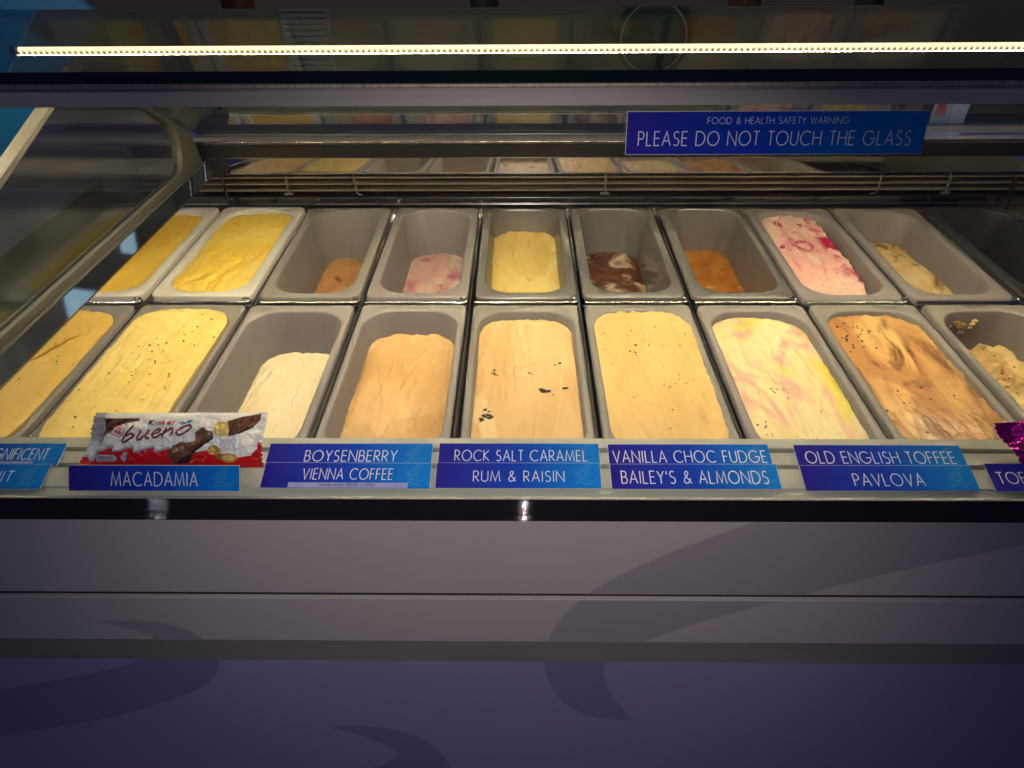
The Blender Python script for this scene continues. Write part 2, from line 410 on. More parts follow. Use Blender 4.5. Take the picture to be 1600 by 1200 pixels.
def spline(P, m=10):
    out = []
    for i in range(len(P) - 1):
        p0, p1, p2, p3 = P[max(i - 1, 0)], P[i], P[i + 1], P[min(i + 2, len(P) - 1)]
        for k in range(m):
            t = k / m
            out.append(tuple(0.5 * (2 * b + (c - a) * t + (2 * a - 5 * b + 4 * c - d) * t * t + (3 * b - a - 3 * c + d) * t ** 3) for a, b, c, d in zip(p0, p1, p2, p3)))
    return out + [P[-1]]
def clip(poly, z0, z1):
    for lim, sgn in ((z0, 1), (z1, -1)):
        out = []
        for i in range(len(poly)):
            a, b = poly[i - 1], poly[i]
            ia, ib = (a[1] - lim) * sgn >= 0, (b[1] - lim) * sgn >= 0
            if ia != ib:
                t = (lim - a[1]) / (b[1] - a[1]); out.append((a[0] + (b[0] - a[0]) * t, lim))
            if ib: out.append(b)
        poly = out
        if len(poly) < 3: return []
    return poly
for (z0, z1, pp, m) in ((-0.1350, -0.0158, pA, 'print_top'), (-0.2280, -0.1466, pB, 'print_top'), (-0.79, -0.2668, pC, 'print_low')):
    for so, si in SW:
        a, b = spline(so), spline(si)
        mb = MB(); 
        for i in range(len(a) - 1):
            q = clip([a[i], a[i + 1], b[i + 1], b[i]], z0, z1)
            q2 = []
            for v in q:
                if not q2 or (Vector(v) - Vector(q2[-1])).length > 1e-6: q2.append(v)
            if len(q2) > 2 and (Vector(q2[0]) - Vector(q2[-1])).length < 1e-6: q2.pop()
            if len(q2) >= 3: mb.add([(x, 0.5186, z) for x, z in q2], [tuple(range(len(q2)))])
        if mb.f:
            o = mb.build('swirl_print', M[m]); o.parent = pp
            o.matrix_parent_inverse = Matrix.Translation(-Vector(case.location)).inverted() @ Matrix.Translation(-Vector(case.location))

# front glass leaning back, top glass, rail between them
def gl(z, off=0.0): return (0.522 + 0.2493 * (z - 0.02) + off, z)
mb = MB(); a, b = gl(0.0188), gl(0.384); mb.extrude_x([a, b, (b[0] + 0.006, b[1]), (a[0] + 0.006, a[1])], -0.60, X1)
part(mb, 'front_glass', M['glass_front'])
mb = MB(); mb.extrude_x([(0.6135, 0.3812), (0.6165, 0.3945), (0.6190, 0.3970), (0.636, 0.3985), (0.640, 0.396), (0.634, 0.3812)], X0, X1)
part(mb, 'glass_rail', M['rail_grey'], smooth=30)
mb = MB(); mb.tube([(X0, 0.6150, 0.3972), (X1, 0.6150, 0.3972)], 0.0019, 10); part(mb, 'rail_glint', M['glint'], smooth=40)  # thin strip added as a painted highlight line along the rail
mb = MB(); mb.box((X0, 0.6052, 0.4020), (X1, 0.92, 0.4105)); mb.box((X0, 0.6036, 0.4016), (X1, 0.6049, 0.4109), mi=1)
tg = part(mb, 'top_glass', [M['glass_top'], M['glass_edge'], M['clear']])
for f in tg.data.polygons:
    if f.normal.z < -0.5 and f.material_index == 0: f.material_index = 2      # inner face: no second mirror image
# sloping rear sliding panes and their track
rg0, rg1 = Vector((0, 1.362, 0.125)), Vector((0, 0.932, 0.396))
dn = Vector((0, 0.268, 0.43)).normalized()
def rear_pane(x0, x1, off):
    mb = MB()
    p = [rg0 + dn * off, rg1 + dn * off, rg1 + dn * (off + 0.003), rg0 + dn * (off + 0.003)]
    mb.extrude_x([(q.y, q.z) for q in p], x0, x1)
    part(mb, 'rear_pane', M['glass_rear'])
rear_pane(-0.61, 0.30, 0.0); rear_pane(0.24, 1.0, 0.008)
mb = MB(); mb.box((-0.68, 1.358, 0.1155), (1.02, 1.385, 0.1215), bev=0.002); part(mb, 'door_track', M['rail_grey'], smooth=40)
mb = MB(); mb.tube([(-0.67, 1.356, 0.1205), (1.01, 1.356, 0.1205)], 0.0022); part(mb, 'track_bead', M['steel'], smooth=60)
mb = MB(); mb.box((-0.68, 1.355, 0.0912), (1.02, 1.385, 0.1150), bev=0.0015); part(mb, 'rear_rail', M['dark'], smooth=40)
mb = MB(); mb.extrude_x([(1.3600, 0.0597), (1.3630, 0.0895), (1.385, 0.0905), (1.385, 0.0597)], -0.575, 1.02); part(mb, 'mirror_strip', M['mirror'])
mb = MB(); mb.box((-0.68, 1.3575, 0.0893), (1.02, 1.3630, 0.0908), bev=0.0005); mb.box((-0.68, 1.3570, 0.0582), (1.02, 1.3650, 0.0596), bev=0.0005)
part(mb, 'mirror_trim', M['steel'], smooth=40)

mb = MB(); mb.box((-0.68, 1.3855, 0.095), (1.02, 1.52, 0.1205), bev=0.002); part(mb, 'rear_deck', M['deck'], smooth=40)
mb = MB(); mb.box((-0.68, 1.3590, 0.0596), (-0.5755, 1.385, 0.0906), bev=0.0015); part(mb, 'strip_cover', M['dark'], smooth=40)  # black cap added to cover a stray blue reflection at the strip's end
# vent grille at the back of the well
mb = MB(); mb.box((-0.68, 1.392, 0.012), (1.02, 1.398, 0.058)); vent = part(mb, 'vent_grille', M['ventback'])
def sub(mb, name, m, parent, smooth=0):
    o = mb.build(name, m, None, smooth); o.parent = parent
    return o
for z in (0.0478, 0.0349, 0.0219):
    mb = MB(); mb.extrude_x([(1.366, z - 0.0008), (1.366, z + 0.0012), (1.372, z + 0.0016), (1.386, z - 0.001), (1.386, z - 0.0028)], -0.67, 1.018); sub(mb, 'slat', M['slat'], vent)
for x, w in ((-0.336, 0.004), (0.695, 0.005)):
    mb = MB(); mb.tube([(x, 1.364, 0.058), (x + 0.001, 1.364, 0.020), (x + 0.006 * (1 if x < 0 else -1), 1.364, 0.0145), (x + 0.014 * (1 if x < 0 else -1), 1.364, 0.0135)], 0.0016, 8); sub(mb, 'bracket', M['steel_dirty'], vent, 60)
for x in (-0.47, 0.159, 0.83):
    mb = MB(); mb.box((x - 0.0014, 1.362, 0.013), (x + 0.0014, 1.368, 0.055), bev=0.0008); mb.box((x - 0.009, 1.361, 0.0135), (x + 0.009, 1.366, 0.0185), bev=0.001); sub(mb, 'grille_clip', M['steel_dirty'], vent, 40)
mb = MB(); mb.tube([(-0.592, 1.350, 0.058), (-0.588, 1.346, 0.02), (-0.582, 1.340, -0.012)], 0.0032, 8); sub(mb, 'sensor_cable', M['dark'], vent, 60)
mb = MB(); mb.tube([(0.946, 1.350, 0.052), (0.946, 1.346, 0.02), (0.948, 1.340, -0.012)], 0.0030, 8); sub(mb, 'sensor_cable', M['dark'], vent, 60)

# the cold well: floor, side walls, back lip
mb = MB()
mb.box((-0.86, 0.575, -0.17), (1.08, 1.40, -0.16)); mb.box((-0.87, 0.575, -0.16), (-0.86, 1.40, 0.03)); mb.box((1.06, 0.575, -0.16), (1.07, 1.40, 0.06))
mb.box((-0.86, 0.568, -0.16), (1.06, 0.575, -0.021)); mb.box((-0.86, 1.375, -0.16), (1.06, 1.385, -0.02))
part(mb, 'well_liner', M['liner'])
mb = MB(); mb.box((-0.86, 1.338, -0.030), (1.06, 1.374, -0.0195)); part(mb, 'back_shelf', M['steel_dirty'])
mb = MB(); mb.box((-0.86, 1.3600, -0.0190), (1.06, 1.3625, 0.0098)); mb.box((-0.86, 1.3560, 0.0098), (1.06, 1.3900, 0.0114), bev=0.0005); mb.box((-0.86, 1.3560, -0.0048), (1.06, 1.3596, -0.0032), bev=0.0005)
part(mb, 'back_lip', M['steel'], smooth=40)
for x in (-0.50, 0.13, 0.80):
    mb = MB(); mb.tube([(x, 1.3602, 0.004), (x, 1.3570, 0.004)], 0.0032, 10); part(mb, 'rubber_plug', M['dark'], smooth=50)

# glazed end frame on the left: rounded profile round a pane, polished bar at its foot
def round_poly(P, rad, n=8):
    out = []
    k = len(P)
    for i in range(k):
        p, a, b = Vector(P[i]), Vector(P[i - 1]), Vector(P[(i + 1) % k])
        u, v = (a - p).normalized(), (b - p).normalized()
        ang = u.angle(v); r = rad[i] if isinstance(rad, list) else rad
        t = min(r / math.tan(ang / 2), (a - p).length * .48, (b - p).length * .48); r = t * math.tan(ang / 2)
        s, e = p + u * t, p + v * t
        c = p + (u + v).normalized() * (r / math.sin(ang / 2))
        a0 = math.atan2(s.y - c.y, s.x - c.x); a1 = math.atan2(e.y - c.y, e.x - c.x)
        d = (a1 - a0 + math.pi) % (2 * math.pi) - math.pi
        out += [(c.x + r * math.cos(a0 + d * j / n), c.y + r * math.sin(a0 + d * j / n)) for j in range(n + 1)]
    return out
outer = round_poly([(0.536, 0.062), (1.352, 0.062), (1.325, 0.165), (1.075, 0.334), (0.566, 0.172)], [0.01, 0.03, 0.12, 0.10, 0.02])
inner = round_poly([(0.568, 0.098), (1.262, 0.098), (1.285, 0.165), (1.071, 0.326), (0.572, 0.1655)], [0.02, 0.05, 0.09, 0.08, 0.02])
n = len(outer)
mb = MB()
xa, xb = -0.636, -0.618
vs = [(xa, y, z) for y, z in outer] + [(xa, y, z) for y, z in inner] + [(xb, y, z) for y, z in outer] + [(xb, y, z) for y, z in inner]
fs = []
for i in range(n):
    j = (i + 1) % n
    fs += [(i, j, n + j, n + i), (2 * n + i, 3 * n + i, 3 * n + j, 2 * n + j), (i, 2 * n + i, 2 * n + j, j), (n + i, n + j, 3 * n + j, 3 * n + i)]
mb.add(vs, fs); frame = part(mb, 'end_frame', M['alu'], smooth=35)
mb = MB(); mb.add([(-0.626, y, z) for y, z in inner] + [(-0.632, y, z) for y, z in inner], [tuple(range(n)), tuple(range(n, 2 * n))[::-1]] + [(i, (i + 1) % n, n + (i + 1) % n, n + i) for i in range(n)])
sub(mb, 'end_pane', M['glass_end'], frame)
mb = MB(); mb.extrude_x([(0.54, 0.0662), (1.345, 0.0662), (1.345, 0.0664), (0.54, 0.0664)], -0.6163, -0.5995)
mb.v[4:] = mb.v[4:]; mb.add([(-0.5995, 0.54, 0.0664), (-0.5995, 1.345, 0.0664), (-0.6163, 1.345, 0.0860), (-0.6163, 0.54, 0.0860)], [(0, 1, 2, 3)]); sub(mb, 'foot_bar', M['barmirror'], frame)
mb = MB(); mb.box((-0.6163, 0.54, 0.0862), (-0.6105, 1.345, 0.0885), bev=0.0008); sub(mb, 'bar_trim', M['alu'], frame, 40)
mb = MB(); mb.box((-0.6163, 0.54, 0.0630), (-0.5990, 1.345, 0.0660), bev=0.0008); sub(mb, 'bar_trim', M['steel'], frame, 40)

# LED tube under the top glass
def led_material():
    m = bpy.data.materials.new('led tube'); m.use_nodes = True
    nt = m.node_tree; p = nt.nodes['Principled BSDF']
    p.inputs['Base Color'].default_value = (0.8, 0.8, 0.75, 1); p.inputs['Emission Color'].default_value = (1.0, 0.83, 0.50, 1)
    tc = nt.nodes.new('ShaderNodeTexCoord'); sp = nt.nodes.new('ShaderNodeSeparateXYZ')
    nt.links.new(tc.outputs['Object'], sp.inputs[0])
    sx = nt.nodes.new('ShaderNodeMath'); sx.operation = 'MULTIPLY'; sx.inputs[1].default_value = 2 * math.pi / 0.0068
    sn = nt.nodes.new('ShaderNodeMath'); sn.operation = 'SINE'
    nt.links.new(sp.outputs['X'], sx.inputs[0]); nt.links.new(sx.outputs[0], sn.inputs[0])
    mr = nt.nodes.new('ShaderNodeMapRange'); mr.inputs['From Min'].default_value = -0.7; mr.inputs['From Max'].default_value = 0.7
    mr.inputs['To Min'].default_value = 0.25; mr.inputs['To Max'].default_value = 4.5
    nt.links.new(sn.outputs[0], mr.inputs['Value'])
    zz = nt.nodes.new('ShaderNodeMapRange'); zz.inputs['From Min'].default_value = LZ - .0033; zz.inputs['From Max'].default_value = LZ - .0038
    nt.links.new(sp.outputs['Z'], zz.inputs['Value'])
    mx = nt.nodes.new('ShaderNodeMix'); mx.data_type = 'FLOAT'; mx.inputs[3].default_value = LED
    zt = nt.nodes.new('ShaderNodeMapRange'); zt.inputs['From Min'].default_value = LZ - .0006; zt.inputs['From Max'].default_value = LZ + .0022
    nt.links.new(sp.outputs['Z'], zt.inputs['Value'])
    mt = nt.nodes.new('ShaderNodeMix'); mt.data_type = 'FLOAT'; mt.inputs[3].default_value = 4.6
    nt.links.new(zt.outputs['Result'], mt.inputs[0]); nt.links.new(mr.outputs['Result'], mt.inputs[2])
    nt.links.new(zz.outputs['Result'], mx.inputs[0]); nt.links.new(mt.outputs[0], mx.inputs[2]); nt.links.new(mx.outputs[0], p.inputs['Emission Strength'])
    return m
LED, LZ = 194.0, 0.3689
mb = MB(); mb.tube([(-0.600, 0.905, 0.3689), (0.80, 0.905, 0.3689)], 0.0046, 16)
tube = part(mb, 'led_tube', led_material(), smooth=60)
mb = MB(); mb.box((-0.612, 0.900, 0.3634), (-0.6005, 0.910, 0.3744), bev=0.002); sub(mb, 'tube_holder', M['bumper'], tube, 40)
mb = MB(); mb.box((0.8005, 0.900, 0.3634), (0.815, 0.910, 0.3744), bev=0.002)
sub(mb, 'tube_holder', M['bumper'], tube, 40)
mb = MB(); mb.tube([(-1.02, 0.905, 0.3689), (-0.70, 0.905, 0.3689)], 0.0046, 16); fill_tube = part(mb, 'led_tube', tube.data.materials[0], smooth=60)  # unseen extra tube added past the end frame to brighten the left pans

# ------------------------------------------------------------------ pan rack (chrome rods and divider rails the pans hang in)
rack = empty('pan_rack', (0, 0.95, -0.06))
tag(rack, 'chrome and steel rack of thin rails holding the pans in the well', 'rack')
def rk(mb, name, m, smooth=0):
    o = mb.build(name, m, None, smooth); o.parent = rack; o.matrix_parent_inverse = Matrix.Translation(-Vector(rack.location)); return o
PITCH = 0.170
for k in range(0, 11):
    x = (k - 4.5) * PITCH
    mb = MB()
    mb.tube([(x - .0008, .60, -.0058), (x - .0008, 1.336, -.0058)], .0011, 8)
    mb.box((x - .0032, .60, -.0150), (x - .0026, 1.336, -.0060)); mb.box((x - .0030, .60, -.0156), (x + .0012, 1.336, -.0140))
    rk(mb, 'divider_rail', M['chrome'], 50)
for k in range(1, 11):
    x = (k - 5) * PITCH
    mb = MB(); w = 0.078
    mb.tube([(x - w, 0.9625, -0.004), (x + w - 0.003, 0.9625, -0.004)] + [(x + w - 0.003 + 0.0045 * math.sin(a), 0.9625 + 0.0045 * (1 - math.cos(a)), -0.004 + 0.001 * a) for a in (0.6, 1.2, 1.8, 2.6, 3.4, 4.2, 5.0)], 0.0021, 10)
    mb.box((x - w - 0.003, 0.9545, -0.012), (x + w + 0.004, 0.9570, -0.0055))
    rk(mb, 'cross_rod', M['chrome'], 50)

# ------------------------------------------------------------------ pans
def rrect(hw, hl, r, n=10, side=6):
    r = min(r, hw * .99, hl * .99); pts = []
    cs = [(hw - r, hl - r, 0), (-hw + r, hl - r, 90), (-hw + r, -hl + r, 180), (hw - r, -hl + r, 270)]
    for i, (cx, cy, a0) in enumerate(cs):
        c = [(cx + r * math.cos(R(a0 + 90 * j / n)), cy + r * math.sin(R(a0 + 90 * j / n))) for j in range(n + 1)]
        pts += c
        nx, ny, na = cs[(i + 1) % 4]
        s = c[-1]; e = (nx + r * math.cos(R(na)), ny + r * math.sin(R(na)))
        pts += [(s[0] + (e[0] - s[0]) * j / side, s[1] + (e[1] - s[1]) * j / side) for j in range(1, side)]
    return pts
DEPTH = 0.112
def pan_mesh(name, ow, ol, iw, il, orad, irad, taper=0.012, slope=0.0):
    """hollow tub with a flat rim: outer half sizes ow, ol; opening half sizes iw, il"""
    rings = []
    def ring(hw, hl, r, z): rings.append([(x, y, z) for x, y in rrect(hw, hl, r)])
    t = 0.0025
    ring(iw * 0.3, il * .5, irad * .3, -DEPTH - t)
    ring(iw - taper - 0.012, il - taper - 0.012, irad * .7, -DEPTH - t)
    ring(iw - taper + t, il - taper + t, irad * .8, -DEPTH + 0.012)
    ring(iw + t, il + t, irad + t, -0.006)
    ring(ow - t * .6, ol - t * .6, orad, -0.006)
    ring(ow - t * .6, ol - t * .6, orad, -0.011)
    ring(ow, ol, orad, -0.011)
    ring(ow, ol, orad, -0.0022 - slope)
    ring(ow - 0.0008, ol - 0.0008, orad, -0.0006 - slope)
    ring(ow - 0.0024, ol - 0.0024, orad, -slope)
    ring(iw + 0.0028, il + 0.0028, irad + 0.0028, 0)
    ring(iw + 0.0008, il + 0.0008, irad + 0.0008, -0.0008)
    ring(iw, il, irad, -0.003)
    for k in range(1, 6):
        f = k / 6; ring(iw - taper * f, il - taper * f, irad * (1 - .1 * f), -0.003 - (DEPTH - 0.02) * f)
    ring(iw - taper - 0.001, il - taper - 0.001, irad * .86, -DEPTH + 0.014)
    ring(iw - taper - 0.006, il - taper - 0.006, irad * .82, -DEPTH + 0.003)
    ring(iw - taper - 0.014, il - taper - 0.014, irad * .75, -DEPTH)
    ring(iw * 0.3, il * .5, irad * .3, -DEPTH)
    n = len(rings[0]); vs = [p for r in rings for p in r]; fs = []
    for i in range(len(rings) - 1):
        for j in range(n): fs.append((i * n + j, i * n + (j + 1) % n, (i + 1) * n + (j + 1) % n, (i + 1) * n + j))
    fs.append(tuple(range(n))[::-1]); fs.append(tuple((len(rings) - 1) * n + j for j in range(n)))
    mb = MB(); mb.add(vs, fs)
    me = bpy.data.meshes.new(name); me.from_pydata(mb.v, [], mb.f)
    for p in me.polygons: p.use_smooth = True
    bm = bmesh.new(); bm.from_mesh(me); bmesh.ops.recalc_face_normals(bm, faces=bm.faces[:]); bm.to_mesh(me); bm.free()
    me.set_sharp_from_angle(angle=R(50))
    return me
# opening half sizes per shape
SHAPE = {
 'front': dict(ow=.0795, ol=.180, iw=.0695, il=.1600, orad=.010, irad=.046),
 'back':  dict(ow=.0800, ol=.180, iw=.0640, il=.1640, orad=.014, irad=.044),
 'tall':  dict(ow=.0800, ol=.180, iw=.0640, il=.1660, orad=.018, irad=.040, slope=.003),
}
for s in SHAPE: SHAPE[s]['mesh'] = None

# ------------------------------------------------------------------ ice cream
def ice_mat(name, c1, c2, c3=None, edge=None, **kw):
    return ice_mat_(name, c1, c2, c3, edge=edge, **kw)
def ice_mat_(name, c1, c2, c3=None, scale=(14, 6), dist=1.0, r1=(.35, .65), r3=(.58, .66), rough=.5, wet=None, rot=0, bump=.6, c4=None, r4=(.62, .68), grain=700, seed=0.0, edge=None):
    m = bpy.data.materials.new(name); m.use_nodes = True
    nt = m.node_tree; p = nt.nodes['Principled BSDF']; N = nt.nodes.new; L = nt.links.new
    tc = N('ShaderNodeTexCoord'); mp = N('ShaderNodeMapping')
    mp.inputs['Scale'].default_value = (scale[0], scale[1], 10); mp.inputs['Rotation'].default_value = (0, 0, R(rot)); mp.inputs['Location'].default_value = (seed, seed * 1.7, 0)
    L(tc.outputs['Object'], mp.inputs['Vector'])
    def nz(s, off, d, det=5):
        a = N('ShaderNodeVectorMath'); a.operation = 'ADD'; a.inputs[1].default_value = (off, off * .7, off * .3)
        L(mp.outputs['Vector'], a.inputs[0])
        t = N('ShaderNodeTexNoise'); t.inputs['Scale'].default_value = s; t.inputs['Detail'].default_value = det; t.inputs['Distortion'].default_value = d
        L(a.outputs[0], t.inputs['Vector']); return t.outputs['Fac']
    def ramp(f, lo, hi):
        q = N('ShaderNodeMapRange'); q.interpolation_type = 'SMOOTHSTEP'
        q.inputs['From Min'].default_value = lo; q.inputs['From Max'].default_value = hi; L(f, q.inputs['Value']); return q.outputs['Result']
    def mixc(f, a, b):
        q = N('ShaderNodeMix'); q.data_type = 'RGBA'; L(f, q.inputs[0])
        for s, i in ((a, 6), (b, 7)):
            if isinstance(s, tuple): q.inputs[i].default_value = s
            else: L(s, q.inputs[i])
        return q.outputs[2]
    c = mixc(ramp(nz(1.0, 3.1, dist), *r1), c1, c2)
    if c3: c = mixc(ramp(nz(1.3, 11.7, dist * 1.3), *r3), c, c3)
    if c4: c = mixc(ramp(nz(1.1, 23.9, dist * 1.5), *r4), c, c4)
    if edge:     # a streak of sauce running along one side
        ex = N('ShaderNodeSeparateXYZ'); L(tc.outputs['Object'], ex.inputs[0])
        f = N('ShaderNodeMath'); f.operation = 'MULTIPLY'; L(ramp(ex.outputs['X'], edge[1], edge[2]), f.inputs[0]); L(ramp(nz(1.6, 47.0, .8), edge[3], edge[3] + .12), f.inputs[1])
        c = mixc(f.outputs[0], c, edge[0])
    L(c, p.inputs['Base Color'])
    p.inputs['Roughness'].default_value = rough
    p.inputs['Specular IOR Level'].default_value = 0.4
    p.inputs['Subsurface Weight'].default_value = 0.08
    p.inputs['Subsurface Radius'].default_value = (0.004, 0.003, 0.002)
    p.inputs['Subsurface Scale'].default_value = 1.0
    f1 = N('ShaderNodeTexNoise'); f1.inputs['Scale'].default_value = grain; f1.inputs['Detail'].default_value = 3; L(tc.outputs['Object'], f1.inputs['Vector'])
    mp2 = N('ShaderNodeMapping'); mp2.inputs['Scale'].default_value = (160, 14, 40); mp2.inputs['Rotation'].default_value = (0, 0, R(rot + 4)); L(tc.outputs['Object'], mp2.inputs['Vector'])
    f2 = N('ShaderNodeTexNoise'); f2.inputs['Scale'].default_value = 1; f2.inputs['Detail'].default_value = 4; L(mp2.outputs['Vector'], f2.inputs['Vector'])
    ad = N('ShaderNodeMath'); ad.operation = 'MULTIPLY_ADD'; ad.inputs[1].default_value = 0.45; L(f1.outputs['Fac'], ad.inputs[0]); L(f2.outputs['Fac'], ad.inputs[2])
    b = N('ShaderNodeBump'); b.inputs['Strength'].default_value = bump; b.inputs['Distance'].default_value = 0.0016
    L(ad.outputs[0], b.inputs['Height']); L(b.outputs['Normal'], p.inputs['Normal'])
    b0 = b
    if wet:      # melted, wet patch towards the front: y limits in object space
        sp = N('ShaderNodeSeparateXYZ'); L(tc.outputs['Object'], sp.inputs[0])
        wn = N('ShaderNodeMath'); wn.operation = 'MULTIPLY_ADD'; wn.inputs[1].default_value = -.22; L(nz(3.0, 31.0, .6), wn.inputs[0]); L(sp.outputs['Y'], wn.inputs[2])
        w = ramp(wn.outputs[0], wet[0] - .10, wet[1] - .10)
        rr = N('ShaderNodeMapRange'); rr.inputs['To Min'].default_value = 0.15; rr.inputs['To Max'].default_value = rough; L(w, rr.inputs['Value']); L(rr.outputs['Result'], p.inputs['Roughness'])
        iv = N('ShaderNodeMath'); iv.operation = 'MULTIPLY_ADD'; iv.inputs[1].default_value = -.9; iv.inputs[2].default_value = .9; L(w, iv.inputs[0])
        fs = N('ShaderNodeTexNoise'); fs.inputs['Scale'].default_value = 270; fs.inputs['Detail'].default_value = 2; L(tc.outputs['Object'], fs.inputs['Vector'])
        b2 = N('ShaderNodeBump'); b2.inputs['Distance'].default_value = 0.0016; L(iv.outputs[0], b2.inputs['Strength']); L(fs.outputs['Fac'], b2.inputs['Height'])
        L(b0.outputs['Normal'], b2.inputs['Normal']); L(b2.outputs['Normal'], p.inputs['Coat Normal']); L(iv.outputs[0], p.inputs['Coat Weight']); p.inputs['Coat Roughness'].default_value = .07
    return m

def fbm(x, y, s, seed, o=4): return noise.fractal(Vector((x * s, y * s, seed)), 1.0, 2.0, o)

def ice_mesh(shape, z0, seed, amp=.0026, fn=None, specks=(), ragged=.0010, dome=.002, stroke=.0013, lump=.0005, scratch=.7):
    sh = SHAPE[shape]; rnd = random.Random(seed)
    ins = .012 * min(1, max(0, (-z0 - .003) / (DEPTH - .02)))
    hw, hl, r = sh['iw'] - ins + .0006, sh['il'] - ins + .0006, sh['irad']
    base = rrect(hw, hl, r, 22, 40); nr = 84; n = len(base)
    marks = []
    for _ in range(13):
        a_ = rnd.gauss(1.57, .45); l_ = rnd.uniform(.012, .06); mx_, my_ = rnd.uniform(-hw, hw) * .85, rnd.uniform(-hl, hl) * .9
        marks.append((mx_, my_, math.cos(a_), math.sin(a_), l_, rnd.uniform(.0011, .0030), rnd.choice((-1, -1, -1, 1)) * rnd.uniform(.0004, .0013) * scratch))
    for _ in range(9): marks.append((rnd.uniform(-hw, hw), rnd.uniform(-hl, hl), 1, 0, .0001, rnd.uniform(.006, .016), rnd.uniform(-.0022, .0006) * scratch))
    def H(x, y):
        dz = 0.0
        for (qx, qy, ca, sa, ql, qw, qd) in marks:
            ux, uy = x - qx, y - qy
            al = ux * ca + uy * sa
            if abs(al) > ql + 3 * qw: continue
            ac = abs(-ux * sa + uy * ca + .0012 * math.sin(al * 160))
            if ac > 3 * qw: continue
            ov = max(0, abs(al) - ql)
            dz += qd * math.exp(-(ac * ac + ov * ov) / (qw * qw))
        e = max(abs(x) / hw, abs(y) / hl)
        h = z0 + dome * (1 - e ** 4) + amp * fbm(x, y, 16, seed * 3.7) + stroke * fbm(x * 3.2 + .05 * math.sin(y * 9 + seed), y * .45, 20, seed * 1.9 + 5)
        h += lump * fbm(x, y, 55, seed * 2.3, 4)
        h += ragged * fbm(x, y, 90, seed + 9, 3) * max(0, (e - .82) / .18)
        h += dz
        if fn: h = fn(x, y, h)
        return max(h, -DEPTH - .001)
    vs = [(0, 0, H(0, 0))]; fs = []
    for i in range(1, nr + 1):
        s = i / nr
        for x, y in base: vs.append((x * s, y * s, H(x * s, y * s)))
    for j in range(n): fs.append((0, 1 + j, 1 + (j + 1) % n))
    for i in range(nr - 1):
        a = 1 + i * n
        for j in range(n): fs.append((a + j, a + n + j, a + n + (j + 1) % n, a + (j + 1) % n))
    # closed underside so the scoop has body
    a = 1 + (nr - 1) * n; b0 = len(vs)
    for x, y in base: vs.append((x * .93, y * .96, min(H(x, y), -DEPTH * .2) - .03 if z0 > -.06 else -DEPTH - .0005))
    for j in range(n): fs.append((a + j, b0 + j, b0 + (j + 1) % n, a + (j + 1) % n))
    fs.append(tuple(b0 + j for j in range(n))[::-1])
    mb = MB(); mb.add(vs, fs, 0)
    # seeds, crumbs and fruit pieces bedded in the surface
    for (cx, cy, sx, sy, cnt, smin, smax, mi) in specks:
        for k in range(cnt):
            x, y = cx + rnd.gauss(0, sx), cy + rnd.gauss(0, sy)
            if abs(x) > hw * .95 or abs(y) > hl * .96: continue
            q = rnd.uniform(smin, smax); bm = bmesh.new(); bmesh.ops.create_icosphere(bm, subdivisions=1, radius=1)
            rz = Matrix.Rotation(rnd.uniform(0, 6.3), 3, 'Z'); asp = rnd.uniform(.45, 1)
            for v in bm.verts:
                c = Vector((v.co.x * q, v.co.y * q * asp, v.co.z * q * .38)) * (1 + .35 * noise.noise(v.co * 1.7 + Vector((k, seed, 0))))
                v.co = rz @ c + Vector((x, y, H(x, y) + q * .05))
            mb.bm(bm, mi)
    return mb, H

SPECK = {1: mat('dark seed', lin(70, 62, 30), .5), 2: mat('chocolate piece', lin(44, 30, 22), .45), 3: mat('toffee crumb', lin(120, 72, 30), .4), 4: mat('berry piece', lin(196, 30, 88), .35)}
YF, YB = 0.770, 1.153
def cx(k): return (k - 5) * PITCH

